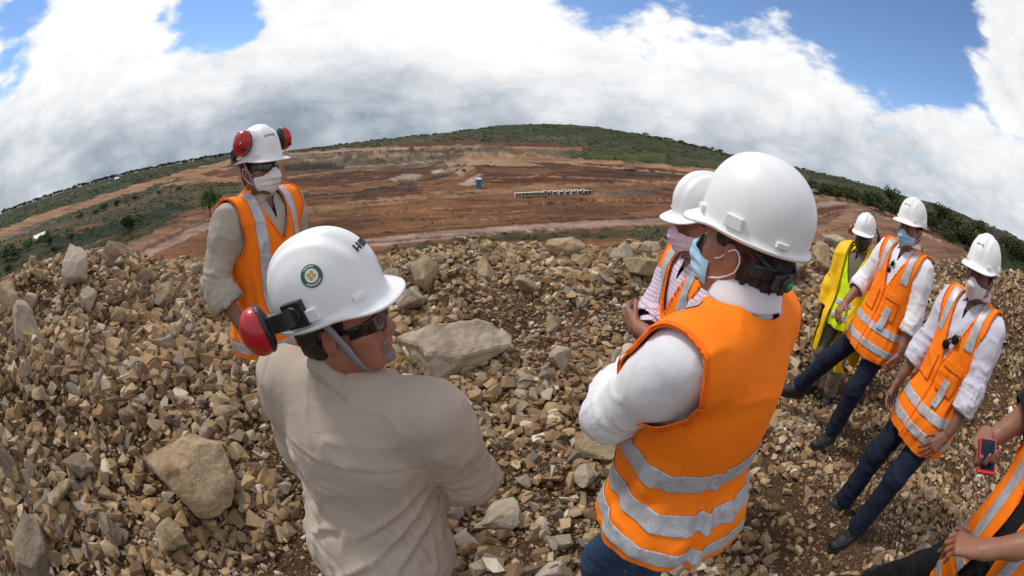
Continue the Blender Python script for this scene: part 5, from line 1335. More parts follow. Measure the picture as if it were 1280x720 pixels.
        # hairline: sideburn in front of the ear, temple, then free behind
        V, T, D = clip(V, T, D['L'][:, 1] - np.where(D['L'][:, 2] > .012, front + .2 * (D['L'][:, 2] - .01), np.where(D['L'][:, 2] > -.035, .018, side)) + .003 * fbm(D['L'] * 60, 2, 9), D)
        x = np.hypot(D['L'][:, 1] + .006, D['L'][:, 2] + .002)
        V, T, D = clip(V, T, np.where(np.abs(D['L'][:, 0]) > .05, .030 - x, -1.), D)
        ob = mesh_obj('hair', V, T, material, s.root); solid(ob, .004, 0); return ob
    def eyes(s):
        for q in (1, -1):
            F = Fld(s.hp((q * .031, .078, .004)) - .03, s.hp((q * .031, .078, .004)) + .03, .003); F.ell(s.hp((q * .031, .0765, .004)), np.array([.0105, .0118, .0062]) * s.k, s.Hd, .002); V, T = F.nets(); e = mesh_obj('eye', V, T, MT['eye'], s.root)
            mb = MB(); mb.tube([s.hp((q * .031, .0875, .004)), s.hp((q * .031, .0892, .004))], [.0048 * s.k, .004 * s.k], 14); mb.build('iris', MT['leather'], e, True)
            mb = MB(); mb.tube([s.hp(p) for p in smooth_path([(q * .012, .094, .024), (q * .030, .0945, .030), (q * .048, .083, .026)], 9)], [.004, .005, .005, .005, .005, .005, .004, .003, .002], 6); mb.build('eyebrow', MT['hair'], s.root, True)
def smooth_path(pts, n):
    pts = np.array(pts, float); m = len(pts); out = []
    for i in range(n):
        u = i / (n - 1) * (m - 1); j = min(int(u), m - 2); t = u - j
        p0, p1, p2, p3 = pts[max(j - 1, 0)], pts[j], pts[j + 1], pts[min(j + 2, m - 1)]
        out.append(.5 * ((2 * p1) + (p2 - p0) * t + (2 * p0 - 5 * p1 + 4 * p2 - p3) * t * t + (3 * p1 - p0 - 3 * p2 + p3) * t ** 3))
    return np.array(out)
def ax_out(p): return nrm(np.array([p[0], p[1] * .6, p[2] * .15]))
def frame_to(n):
    n = nrm(n); u = np.array([0, 0, 1.]); u = nrm(u - n * (u @ n)); r = np.cross(n, u)
    return np.stack([r, n, u], 1)
# ------------------------------------------------------------------ the people
def stand(k, dz=0.0): x, y = STAND[k]; return (x, y, float(near_z(np.array(x), np.array(y))) + dz)
def report(p):
    import os
    if not os.environ.get('JOINTS'): return
    J = dict(head=p.hc, hat=p.hp((0, 0, .2)), shR=p.sh[1], shL=p.sh[-1], elR=p.arm[1][0], elL=p.arm[-1][0], wrR=p.arm[1][1], wrL=p.arm[-1][1], pel=p.pel, footR=p.leg[1][2], footL=p.leg[-1][2])
    print('JOINT', p.key, {k: tuple(int(q) for q in proj(p.world(v))) for k, v in J.items()}, 'headz', round(float(p.world(p.hc)[2]), 2))
def person_A():
    p = Person('A', head_px=(426, 403, 0.92), loc=stand('A', -.05), facing=(.24, .98), label='person in a khaki shirt without vest, round green badge on the white helmet', H=1.68, lean=rad(6), head=(rad(-70), rad(-9), rad(2)), width=1.20, depth=1.18, belly=.05,
               arms={1: dict(w=(.12, .24, .06), hint=(1, -.25, -.25)), -1: dict(w=(-.30, .14, -.05), hint=(-.5, -1, -.1))}, seed=1, det=1.15)
    report(p)
    p.body(hands={-1: dict(d=(.1, .35, -1), n=(1, .2, .1), curl=(.7, .7, .5)), 1: dict(d=(-.8, .5, 0), n=(0, -1, 0), curl=(.6, .6, .4))})
    p.hair(MT['hair'], low=-.06, front=.03); 
    p.shirt(MT['khaki'], sleeve={1: .97, -1: .95}, cuff=.22, hem=-.15, amp=.0075, o=.020, hemflare=.022, seams=True, folds=(((.20, .31), (.02, .06), .010, .010), ((.20, .28), (.07, -.02), .011, .011), ((.21, .25), (.13, -.08), .010, .010), ((-.02, .12), (-.15, -.02), .008, .011), ((-.21, .24), (-.07, .04), .009, .010), ((-.21, .17), (-.06, -.06), .009, .011), ((.10, .02), (-.10, -.10), .009, .012), ((-.20, .08), (.0, -.12), .008, .010), ((-.19, .36), (-.10, .22), .006, .010)))
    p.trousers(MT['khtrou'], top=-.03); p.boots(); p.helmet(peak=.037, tilt=rad(-9), strap=True, badge=True)
    mb = MB(); pts = [p.pel + np.array([math.sin(a) * (.165 * p.wd + .024), math.cos(a) * (.118 * p.dp + .020), -.045]) for a in np.linspace(0, 2 * math.pi, 41)]; mb.strip(pts, (0, 0, 1), .04, .006); mb.build('belt', MT['leather'], p.root, True)
    p.muff(1, (.113, -.030, .036), (.112, -.128, .030), (.62, -.78, .05), sc=1.18); p.muff(-1, (-.113, -.030, .036), (-.112, -.128, .030), (-.62, -.78, .05))
    p.glasses(z=.004)
    k = p.k
    F = Fld(p.hp((0, .09, -.07)) - .08, p.hp((0, .09, -.07)) + .08, .0032)
    for q in (1, -1):
        F.cap(p.hp((0, .1055, -.0435)), p.hp((q * .028, .094, -.053)), .0058 * k, .0048 * k, .006); F.cap(p.hp((q * .028, .094, -.053)), p.hp((q * .031, .084, -.084)), .0042 * k, .0052 * k, .006)
    F.cap(p.hp((-.014, .091, -.090)), p.hp((.014, .091, -.090)), .0085 * k, .0085 * k, .008); F.ell(p.hp((0, .089, -.101)), np.array([.021, .014, .010]) * k, p.Hd, .010)
    V, T = F.nets(); N = tnormals(V, T); V = V + N * (.0022 * fbm(V * 300, 2, 4))[:, None]; mesh_obj('beard', V, T, MT['beard'], p.root)
    # black lettering over the brow of the hat, seen from the side
    L = [[(-.036, .010), (-.020, .010), (-.020, .005), (-.036, .005)], [(-.024, .010), (-.020, .010), (-.030, -.012), (-.034, -.012)], [(-.014, .010), (-.009, .010), (-.009, -.012), (-.014, -.012)], [(-.004, .010), (.006, .010), (.010, .0), (.006, -.012), (-.004, -.012)], [(.014, .010), (.018, .010), (.018, -.012), (.014, -.012)], [(.014, -.002), (.028, -.002), (.028, -.006), (.014, -.006)], [(.026, .010), (.030, .010), (.030, -.012), (.026, -.012)]]
    p.hat_patch(.06, .62, [[(x * .8, y * .8) for x, y in pg] for pg in L], 'hat_lettering', MT['ink'], p.hat)
    return p
def logo(p, a=0.0, t=.62, w=.05, mt='greyink', sgn=True):
    r_ = random.Random(p.seed); L = [[(-w * .5, -.010), (-w * .44, .006), (-w * .36, .012), (-w * .40, .0), (-w * .34, -.010)]] if sgn else []
    p.hat_patch(a, t, [[(-w * .5, -.008), (-w * .42, .010), (-w * .34, .004), (-w * .38, -.010)]], 'hat_emblem', MT['ink'], p.hat)
    x = -w * .26; L = []
    while x < w * .5:
        ww = r_.uniform(.0028, .0048); L.append([(x, -.0045), (x + ww, -.0045), (x + ww, .0035), (x, .0035)]); x += ww + .0018
    p.hat_patch(a, t, L, 'hat_lettering', MT[mt], p.hat)
def person_B():
    p = Person('B', head_px=(932, 314, 0.98), loc=stand('B', 0), facing=(-.53, .84), label='foreground person in white shirt and orange vest, green knob behind the helmet', H=1.79, lean=rad(0), head=(rad(1), rad(-5), 0), width=1.08, depth=1.12, belly=.02,
               arms={-1: dict(w=(.03, .27, .26), hint=(-.8, .3, -1)), 1: dict(w=(-.05, .24, .20), hint=(.8, .3, -1))}, seed=2, det=1.15)
    report(p)
    p.body(hands={-1: dict(d=(.9, .1, .1), n=(0, -1, 0)), 1: dict(d=(-.9, .1, .1), n=(0, -1, 0))}); p.eyes(); p.hair(MT['hair_grey'], low=-.10, front=.04, o=.010, amp=.008)
    p.shirt(MT['white'], sleeve=.95, hem=-.12, amp=.006, o=.014, loose=.012, ch=.056)
    p.collar_big = None
    p.trousers(MT['denim'], o=.03); p.boots(); p.helmet(tilt=rad(-5), knob=True, peak=.034)
    p.vest(MT['orange'], hem=-.10, flare=.035, bands=((-.045, .048), (.055, .056), (.18, .058)), vneck=(.20, .08), amp=.012, o=.036, vert='top', sag=(.10, .05), gap=(-.01, .02), arm_x=.232, stub=.34, neck_r=.098)
    p.mask(MT['mask_blue'], side=.048)
    return p
def person_C():
    p = Person('C', head_px=(325, 212, 2.1), loc=stand('C', 0), facing=(.97, -.24), label='person standing at left in orange vest, red ear muffs folded up on the helmet', H=1.76, head=(rad(-6), rad(-3), 0), lean=rad(3), width=1.16, depth=1.08,
               arms={1: dict(w=(.30, .13, .0), hint=(.75, -1, -.1)), -1: dict(w=(-.25, .13, .0), hint=(-.5, -1, 0))}, seed=3)
    report(p)
    p.body(hands={q: dict(d=(-.1 * q, .35, -1), n=(-q, 0, -.1), curl=(.5, .5, .3)) for q in (1, -1)}); p.hair(MT['hair'])
    p.shirt(MT['khaki_c'], sleeve=.42, cuff=.2, amp=.010, loose=.008, o=.016, seams=True); p.trousers(MT['greytrou']); p.boots(); p.helmet(strap=True, tilt=rad(0))
    p.vest(MT['orange'], hem=-.20, bands=((-.13, .05), (.0, .05)), vneck=(.35, .085), vert=True, arm_x=.186)
    p.mask(MT['mask_white'], puff=.014, side=.042, drop=-.118); p.glasses()
    for q in (1, -1): p.muff(q, (q * .112, -.05, .03), (q * .120, .050, .082), (q * .95, .3, .12), up=(0, .3, 1), sc=1.3)
    logo(p, 0.1, .62, .05)
    return p
def person_D():
    p = Person('D', head_px=(876, 282, 1.65), loc=stand('D', 0), facing=(-.97, -.05), label='person with a pink mask half hidden behind the foreground orange vest', H=1.69, head=(rad(2), rad(2), 0), lean=rad(3),
               arms={-1: dict(w=(.03, .25, .24), hint=(-.8, .3, -1)), 1: dict(w=(-.08, .24, .20), hint=(.8, .3, -1))}, seed=4)
    report(p)
    p.body(hands={1: dict(d=(-.9, .1, .1), n=(0, -1, 0)), -1: dict(d=(.9, .1, .1), n=(0, -1, 0))}); p.eyes(); p.hair(MT['hair'])
    p.shirt(MT['checked'], sleeve=.55, cuff=.12, amp=.006); p.trousers(MT['navy']); p.boots(); p.helmet(tilt=rad(3))
    p.vest(MT['orange'], hem=-.22, vneck=(.30, .085), gap=(-.01, .02), vert=True)
    p.mask(MT['mask_pink'], puff=.008)
    return p
def person_E():
    p = Person('E', head_px=(1080, 296, 3.7), loc=stand('E', 0), facing=(-.95, -.30), label='person at the back in an open yellow raincoat over a neon yellow vest', H=1.60, head=(rad(12), rad(2), 0),
               arms={1: dict(w=(.27, .06, -.06), hint=(.5, -1, 0)), -1: dict(w=(-.27, .06, -.06), hint=(-.5, -1, 0))}, seed=5, det=.8)
    report(p)
    p.body(hands={q: dict(d=(0, .2, -1), n=(-q, 0, 0), curl=(.4, .4, .3)) for q in (1, -1)}); p.hair(MT['hair'])
    p.shirt(MT['greytrou'], sleeve=.9); p.trousers(MT['greytrou']); p.boots(); p.helmet(tilt=rad(2))
    p.vest(MT['yellowvest'], hem=-.16, bands=((-.06, .045), (.06, .045)), vert=False, vneck=(.24, .10), o=.03, binding=False)
    # raincoat: open at the front, long tails
    c = p.tp((0, 0, 0)); F = Fld(c - np.array([.5, .42, .80]), c + np.array([.5, .42, .62]), .012); p.torso(F, .048, .04); p.limbs(F, .030, of=.035)
    F.ell(p.pel + [0, -.01, -.30], (.27, .21, .46), None, .08)
    V, T = F.nets(); N = tnormals(V, T); L = p.tl(V); V = V + N * (.012 * np.cos(np.arctan2(L[:, 0], L[:, 1]) * 9 + 2 * fbm(L * 3, 2, 3)) * sstep(-L[:, 2], -.2, .3))[:, None]; V = p.wrinkle(V, T, .009, 10, None, 5); L = p.tl(V); D = {'L': L}
    V, T, D = clip(V, T, -.50 - D['L'][:, 2] + .05 * np.sin(D['L'][:, 0] * 9), D)
    V, T, D = clip(V, T, np.where(D['L'][:, 1] > 0, .105 + .05 * np.clip(-D['L'][:, 2], 0, 1) - np.abs(D['L'][:, 0]), -1.), D)
    V, T, D = clip(V, T, np.where(D['L'][:, 2] > .42, .085 - np.hypot(D['L'][:, 0], D['L'][:, 1]), -1.), D)
    for q in (1, -1):
        el, wr = p.arm[q]; u = nrm(wr - el); x = (V - el) @ u; r = np.linalg.norm(V - el - x[:, None] * u, axis=1); ok = np.where(r < .11, x - np.linalg.norm(wr - el) * .97, -1.); V, T, D = clip(V, T, ok, D)
    o = mesh_obj('raincoat', V, T, MT['raincoat'], p.root); solid(o, .004, 0); p.collar(MT['raincoat'], o, r=.085, gap=.7, drop=.05)
    p.mask(MT['camo'], drop=-.135, top=.0, puff=.004, pleats=False); p.glasses(z=.012)
    for q in (1, -1): p.muff(q, (q * .113, -.02, .03), (q * .150, -.065, -.035), (q * 1, -.25, -.1))
    return p
def pocket_bits(p, zs=(.06, .22), tag_=True):
    V, T, D, N, ob, strip = p.vest_data
    q = -1
    strip([lambda L: np.abs(L[:, 0] + .088) - .052, lambda L: -(L[:, 1]), lambda L: np.abs(L[:, 2] - .165) - .075], 'pocket', ob.data.materials[0], .008)
    strip([lambda L: np.abs(L[:, 0] + .088) - .057, lambda L: -(L[:, 1]), lambda L: np.abs(L[:, 2] - .232) - .022], 'pocket_flap', ob.data.materials[0], .014)
    strip([lambda L: np.abs(L[:, 0] + .088) - .022, lambda L: -(L[:, 1]), lambda L: np.abs(L[:, 2] - .085) - .075], 'reflective_tape', MT['tape'], .0125)
    strip([lambda L: np.abs(L[:, 0] - .088) - .052, lambda L: -(L[:, 1]), lambda L: np.abs(L[:, 2] - .165) - .075], 'pocket', ob.data.materials[0], .008)
    strip([lambda L: np.abs(L[:, 0]) - .006, lambda L: -(L[:, 1]), lambda L: L[:, 2] - .3], 'zip', MT['edge'], .004)
def person_F():
    p = Person('F', head_px=(1138, 288, 3.05), loc=stand('F', 0), facing=(-1.0, -.05), label='person with a blue mask and legs apart, orange vest over rolled white sleeves', H=1.76, lean=rad(-6), side=rad(-4), head=(rad(3), rad(0), 0),
               arms={1: dict(w=(.26, .20, .02), hint=(.6, -1, 0)), -1: dict(w=(-.29, .06, -.06), hint=(-.5, -1, 0))}, legs={1: dict(a=(.58, .16, 0), toe=(.5, 1, 0)), -1: dict(a=(.0, .10, .0), toe=(-.1, 1, 0))}, seed=6)
    report(p)
    p.body(hands={1: dict(d=(-.2, .8, -.6), n=(-.3, 0, -1), curl=(.5, .6, .4)), -1: dict(d=(.05, .2, -1), n=(1, 0, 0), curl=(.45, .5, .35))}); p.eyes(); p.hair(MT['hair'])
    p.shirt(MT['white'], sleeve=.45, cuff=.14, hem=-.22, amp=.008, o=.016, hemflare=.02); p.trousers(MT['navy']); p.boots(); p.helmet(tilt=rad(-3))
    p.vest(MT['orange'], hem=-.19, bands=((-.11, .048), (.01, .048)), vneck=(.26, .085), vert='top'); pocket_bits(p)
    p.mask(MT['mask_blue']); logo(p, .05)
    return p
def person_G():
    p = Person('G', head_px=(1226, 347, 2.4), loc=stand('G', 0), facing=(-.98, .08), label='person in lilac shirt and white mask, black sunglasses at the neck of the orange vest', H=1.74, lean=rad(-4), side=rad(-2), head=(rad(6), rad(1), 0),
               arms={1: dict(w=(.25, .14, -.07), hint=(.5, -1, 0)), -1: dict(w=(-.27, .14, -.08), hint=(-.5, -1, 0))}, legs={1: dict(a=(.17, .16, 0), toe=(.3, 1, 0)), -1: dict(a=(-.08, .18, .0), toe=(-.2, 1, 0))}, seed=7)
    report(p)
    p.body(hands={1: dict(d=(-.2, .6, -.8), n=(-1, -.2, 0), curl=(.3, .35, .2)), -1: dict(d=(.3, .6, -.75), n=(.4, -.9, -.3), curl=(.25, .3, .2), spread=.2)}); p.eyes(); p.hair(MT['hair'])
    p.shirt(MT['lilac'], sleeve=.48, cuff=.16, hem=-.2, amp=.010, o=.017); p.trousers(MT['navy']); p.boots(); p.helmet(tilt=rad(-3), strap=True)
    p.vest(MT['orange'], hem=-.23, bands=((-.14, .05), (-.03, .05)), vneck=(.22, .09), vert='top'); pocket_bits(p)
    p.mask(MT['mask_white'], puff=.014, pleats=False); logo(p, .05)
    return p
def person_H():
    p = Person('H', stand('H', 0), (-.97, .15), 'person in black clothes and open orange vest holding out a red phone', H=1.76, lean=rad(8), head=(rad(5), rad(15), 0), width=1.08, depth=1.1, belly=.03,
               arms={1: dict(w=(.25, .37, .43), hint=(.6, -.3, -1)), -1: dict(w=(.02, .38, .20), hint=(-1, -.3, -.6))}, legs={1: dict(a=(.56, -.06, 0), toe=(.6, 1, 0)), -1: dict(a=(-.10, .0, 0))}, seed=8)
    report(p)
    p.body(hands={1: dict(d=(-.7, .6, -.25), n=(-.2, .45, .85), curl=(.5, .5, .4), thumb=.8), -1: dict(d=(.8, .6, -.15), n=(0, -.4, -1), curl=(.75, .8, .5))}); p.hair(MT['hair'])
    p.shirt(MT['black'], sleeve=-.62, hem=-.12, amp=.008); p.trousers(MT['blktrou']); p.boots(); p.helmet()
    p.vest(MT['orange'], hem=-.26, bands=((-.19, .052), (-.04, .052)), vneck=(.20, .12), gap=(.035, .12), vert=True)
    return p
PEOPLE = {}
for fn in (person_A, person_B, person_C, person_D, person_E, person_F, person_G, person_H):
    import os
    only = os.environ.get('ONLY')
    if only and fn.__name__[-1] not in only: continue
    PEOPLE[fn.__name__[-1]] = fn()
# ------------------------------------------------------------------ things held and hung on
def quick(mb_fn, name, mt, parent, smooth=True, bevel=0):
    mb = MB(); mb_fn(mb); return mb.build(name, mt, parent, smooth, bevel)
def held(name, p, local, label, cat):
    r = empty(name, p.world(local), p.yaw, label, cat); return r
def hung_glasses(p, x, z, y, label, tilt=.5, s=1.0):
    c = p.tp((x, y, z)); r = held('sunglasses', p, c, label, 'sunglasses'); T = p.T @ rot((1, 0, 0), -.15) @ rot((0, 1, 0), tilt)
    for q in (1, -1):
        F = Fld(np.array([-.09] * 3), np.array([.09] * 3), .0035); F.ell(T @ np.array([q * .032, .004, -.012]) * s, np.array([.027, .0065, .022]) * s, T, .004); V, Tt = F.nets(); mesh_obj('lens', V, Tt, MT['lens'], r)
        quick(lambda m: m.tube([T @ np.array(a) * s for a in smooth_path([(q * .058, .002, -.004), (q * .060, -.010, -.006), (q * .030, -.012, -.002), (-q * .02, -.013, .004)], 10)], [.003] * 10, 8), 'temple', MT['black_p'], r)
    quick(lambda m: m.tube([T @ np.array(a) * s for a in smooth_path([(-.012, .006, .0), (0, .008, .004), (.012, .006, .0)], 7)], [.0028] * 7, 8), 'bridge', MT['black_p'], r)
    return r
if 'D' in PEOPLE:
    hung_glasses(PEOPLE['D'], -.075, .30, .155, 'dark brown sunglasses hooked on the orange vest below the pink mask', .6, 1.1)
    p = PEOPLE['D']
    for q in (-1, 1):
        el, wr = p.arm[q]; u = nrm(wr - el); c = wr - u * .02
        if q == 1:
            mb = MB(); a = nrm(np.cross(u, (0, 0, 1.))); b = np.cross(u, a)
            mb.strip([c + (a * math.cos(t) + b * math.sin(t)) * .033 for t in np.linspace(0, 6.283, 25)], u, .022, .004); w = mb.build('watch_strap', MT['black_p'], p.root, True)
if 'F' in PEOPLE: hung_glasses(PEOPLE['F'], .03, .40, .125, 'thin dark red glasses hooked in the open white collar above the orange vest', 1.2, .8)
if 'G' in PEOPLE: hung_glasses(PEOPLE['G'], .0, .335, .150, 'large black sunglasses hanging from the lilac shirt collar', .75, 1.15)
if 'H' in PEOPLE:
    p = PEOPLE['H']; el, wr = p.arm[1]; d = nrm(np.array([-.7, .6, -.25])); n = np.array([-.2, .45, .85]); n = nrm(n - d * (n @ d)); t = np.cross(d, n)
    c = wr + d * .105 + n * .030
    r = held('phone', p, c, 'red cased phone held out in a bare hand at the right edge', 'phone')
    Rm = np.stack([nrm(np.cross(d, n)), d, n], 1)
    quick(lambda m: m.box((0, 0, 0), (.066, .120, .010), Rm), 'case', MT['phone'], r, False, .003)
    quick(lambda m: m.box(n * .0058, (.054, .104, .003), Rm), 'screen', MT['glass'], r, False, .001)
if 'A' in PEOPLE:
    p = PEOPLE['A']; el, wr = p.arm[-1]; c = wr + np.array([.01, .045, -.115])
    F = Fld(np.array([-.16] * 3), np.array([.16] * 3), .007); r_ = np.random.default_rng(3)
    F.ell((0, 0, 0), (.03, .06, .045), None, .02)
    for i in range(9):
        a = r_.normal(size=3) * np.array([.02, .04, .03]); F.cap(a, a + nrm(r_.normal(size=3) + np.array([-.2, .3, -.8])) * .065, .016, .010, .012)
    V, T = F.nets(); V = V + tnormals(V, T) * (.004 * fbm(V * 40, 3, 2))[:, None]
    o = mesh_obj('work_gloves', V, T, MT['black']); o.location = [float(q) for q in p.world(c)]; o.rotation_euler = (0, 0, p.yaw)
    tag(o, 'crumpled black work gloves held low in the hand of the khaki shirted person', 'gloves')
# ------------------------------------------------------------------ far vehicles and site objects
M_tr = dict(white=plastic('white_truck_paint', (.62, .62, .60), .4, 0, .2), yellow=plastic('dusty_yellow_paint', (.50, .36, .12), .5, 0, .3), tan=plastic('dusty_tan_body', (.42, .30, .19), .7, 0, .3), dark=plastic('dark_machine_paint', (.05, .045, .04), .6), tyre=plastic('tyre_rubber', (.015, .014, .013), .9), win=plastic('cab_window', (.02, .025, .03), .1, .4), conc=plastic('pale_concrete', (.50, .46, .38), .9, 0, .3), blue=plastic('blue_booth_plastic', (.03, .16, .28), .45), roofw=plastic('white_roof_sheet', (.70, .70, .70), .5), wall=plastic('pale_house_wall', (.50, .45, .40), .9), tile=plastic('clay_roof', (.20, .09, .06), .9))
def place_far(root, px, py, yaw=None, sink=0.0):
    P, t = far_hit(px, py); root.location = (float(P[0]), float(P[1]), float(terrain_z(P[0], P[1])) - sink)
    root.rotation_euler = (0, 0, yaw if yaw is not None else -math.atan2(P[0], P[1])); return P, t
def dump_truck(px, py, L, face, label, body='tan', cab='white'):
    """L: length in photo pixels; face: which way the cab looks, degrees from across the line of sight"""
    P, t = far_hit(px, py); r = empty('dump_truck', (0, 0, 0), 0, label, 'truck'); k = L / FPX * t / 8.0
    place_far(r, px, py, -math.atan2(P[0], P[1]) + rad(face))
    B = lambda n, m, fn, par=None, bv=.04: quick(fn, n, m, par or r, False, bv * k)
    S = lambda v: np.array(v, float) * k
    B('chassis', M_tr['dark'], lambda m: m.box(S((0, 0, .95)), S((7.6, 1.1, .4))))
    c = B('cab', M_tr[cab], lambda m: (m.box(S((-2.9, 0, 2.0)), S((2.0, 2.5, 1.9)), None, .9), m.box(S((-3.5, 0, 1.3)), S((1.2, 2.4, .8)))))
    B('window', M_tr['win'], lambda m: m.box(S((-2.95, -1.2, 2.35)), S((1.1, .12, .75))), c); B('windscreen', M_tr['win'], lambda m: m.box(S((-3.88, 0, 2.35)), S((.12, 2.0, .8))), c)
    def bed(m):
        m.box(S((1.2, 0, 1.75)), S((5.4, 2.5, .25))); m.box(S((1.2, -1.25, 2.35)), S((5.4, .14, 1.3))); m.box(S((1.2, 1.25, 2.35)), S((5.4, .14, 1.3))); m.box(S((-1.5, 0, 2.5)), S((.14, 2.5, 1.7))); m.box(S((3.85, 0, 2.2)), S((.14, 2.5, 1.0))); m.box(S((1.2, 0, 2.5)), S((4.6, 2.2, 1.0)), None, .6)
    B('dump_bed', M_tr[body], bed)
    for x in (-2.8, 1.2, 2.7):
        for y in (-1.1, 1.1): B('wheel', M_tr['tyre'], lambda m: m.tube([S((x, y - .22, .6)), S((x, y + .22, .6))], .6 * k, 18))
    return r
def excavator(px, py, L, label):
    P, t = far_hit(px, py); r = empty('excavator', (0, 0, 0), 0, label, 'excavator'); k = L / FPX * t / 8.0; place_far(r, px, py, -math.atan2(P[0], P[1]) + .4)
    S = lambda v: np.array(v, float) * k
    for y in (-1.1, 1.1): quick(lambda m: m.tube([S(a) for a in ((-1.8, y, .5), (1.8, y, .5))], .5 * k, 10), 'track', M_tr['tyre'], r)
    quick(lambda m: m.box(S((.3, 0, 1.7)), S((3.2, 2.4, 1.3))), 'house', M_tr['dark'], r, False, .05)
    quick(lambda m: m.box(S((-.9, -.6, 2.6)), S((1.2, 1.0, 1.5)), None, .9), 'cab', M_tr['win'], r, False, .05)
    quick(lambda m: m.strip([S(a) for a in ((-1.2, .3, 1.9), (-3.0, .3, 4.2), (-4.6, .3, 3.0))], (0, 1, 0), .5 * k, .6 * k), 'boom', M_tr['yellow'], r)
    quick(lambda m: m.strip([S(a) for a in ((-4.6, .3, 3.2), (-4.9, .3, 1.0))], (0, 1, 0), .4 * k, .45 * k), 'stick', M_tr['yellow'], r)
    quick(lambda m: m.box(S((-4.7, .3, .7)), S((.9, 1.0, .8)), None, .7), 'bucket', M_tr['dark'], r, False, .04)
dump_truck(786, 213.5, 14, 8, 'white cabbed dump truck on the far haul road left of the pink masked head', 'tan')
dump_truck(572, 207.5, 9, 40, 'white dump truck at the foot of the quarry face above the blue booth', 'yellow')
dump_truck(1019, 243, 15, 20, 'white truck parked below the hill at right behind the green knob helmet', 'tan')
excavator(580, 214, 8, 'dark excavator working just below the white truck in the quarry')
def booth():
    r = empty('toilet_booth', (0, 0, 0), 0, 'small blue portable booth with a white roof in the middle of the mine', 'booth')
    P, t = place_far(r, 598.5, 235.5); k = 7.2 / FPX * t / 1.3; S = lambda v: np.array(v, float) * k
    quick(lambda m: m.box(S((0, 0, 1.05)), S((1.2, 1.2, 2.1))), 'body', M_tr['blue'], r, False, .04)
    quick(lambda m: m.box(S((0, 0, 2.2)), S((1.3, 1.3, .26)), None, .75), 'roof', M_tr['roofw'], r, False, .04)
    d = quick(lambda m: m.box(S((0, -.62, 1.0)), S((.8, .06, 1.8))), 'door', M_tr['blue'], r, False, .02); quick(lambda m: m.box(S((.3, -.67, 1.0)), S((.06, .06, .2))), 'handle', M_tr['dark'], d)
booth()
def culverts():
    me = None; n = 0
    for i in range(24):
        u = i / 23; px = 646 + 90 * u; py = 245.6 - 3.2 * u - (1.4 if 9 <= i < 22 and i % 2 else 0)
        P, t = far_hit(px, py); k = 5.4 / FPX * t / 2.0
        if me is None:
            mb = MB(); w, h, th, dp = 1.0, 1.9, .2, 2.4
            mb.box((0, 0, h - th / 2), (2 * w, dp, th)); mb.box((0, 0, th / 2), (2 * w, dp, th)); mb.box((-w + th / 2, 0, h / 2), (th, dp - .004, h - 2 * th)); mb.box((w - th / 2, 0, h / 2), (th, dp - .004, h - 2 * th)); mb.box((0, dp / 2 - .4, h / 2), (2 * w - 2 * th, .1, h - 2 * th))
            o = mb.build('culvert_section', M_tr['conc'], None, False, .05); me = o.data; md = o
        else:
            o = md.copy(); COL.objects.link(o)
        o.location = (float(P[0]), float(P[1]), float(terrain_z(P[0], P[1])) - .15); o.rotation_euler = (0, 0, -math.atan2(P[0], P[1]) + rad(14) + .06 * math.sin(i * 5)); o.scale = (k, k, k * 1.0)
        tag(o, 'pale concrete culvert section in the long row on the red plain', 'culvert', 'row of concrete culvert sections')
culverts()
def heap(px, py, wpx, hpx, label, color, seed):
    P, t = far_hit(px, py); w = wpx / FPX * t; h = hpx / FPX * t; n = 40; V = []; 
    for j in range(13):
        for i in range(n):
            a = 2 * math.pi * i / n; r = w / 2 * (j / 12) * (1 + .14 * math.sin(a * 3 + seed)); z = h * max(0, 1 - (j / 12)) ** 1.15
            V.append((r * math.cos(a), r * math.sin(a) * .6, z))
    V = np.array(V); V[:, 2] += fbm(V * 1.5 + seed, 3, seed) * h * .06 - (.2)
    Fc = [(j * n + i, j * n + (i + 1) % n, (j + 1) * n + (i + 1) % n, (j + 1) * n + i) for j in range(12) for i in range(n)]
    m, g, b = mat(label.split()[0] + '_heap'); nz = g.noise(pos(g), .8, 8, .7); k = g.m('ADD', .5, nz); g.put(b.inputs['Base Color'], g.mix(1.0, color, g.comb(k, k, k), 'MULTIPLY')); b.inputs['Roughness'].default_value = .95
    o = mesh_obj('gravel_heap', V, [f[::-1] for f in Fc], m); o.location = (float(P[0]), float(P[1]), float(terrain_z(P[0], P[1]))); o.rotation_euler = (0, 0, -math.atan2(P[0], P[1])); tag(o, label, 'heap'); return o
heap(737, 241.5, 26, 7, 'dark grey gravel heap at the right end of the culvert row', (.075, .062, .052), 2)
heap(588, 231, 34, 5, 'pale pinkish sand heap left of the blue booth', (.34, .24, .18), 5)
heap(640, 206, 70, 9, 'broad tan spoil heap on the far side of the mine above the culvert row', (.26, .155, .085), 7)
for i, (px, py, w, h, c) in enumerate(((430, 226, 16, 2.2, (.16, .075, .04)), (470, 222, 12, 1.8, (.20, .12, .075)), (505, 233, 14, 1.8, (.13, .06, .03)), (540, 228, 10, 1.6, (.24, .15, .09)), (556, 240, 12, 1.5, (.20, .11, .06)), (620, 226, 18, 2.2, (.18, .085, .045)), (660, 222, 14, 1.8, (.22, .12, .07)), (700, 218, 16, 1.8, (.15, .07, .035)), (770, 228, 14, 1.6, (.20, .11, .06)), (800, 236, 12, 1.6, (.17, .085, .045)), (400, 236, 14, 1.8, (.18, .09, .05)), (530, 205, 12, 2.0, (.22, .16, .11)), (500, 203, 10, 1.6, (.17, .13, .09)), (835, 224, 12, 1.5, (.20, .11, .06)))):
    heap(px, py, w, h, 'low reddish spoil heap on the open mine floor', c, 20 + i)['group'] = 'spoil heaps on the mine floor'
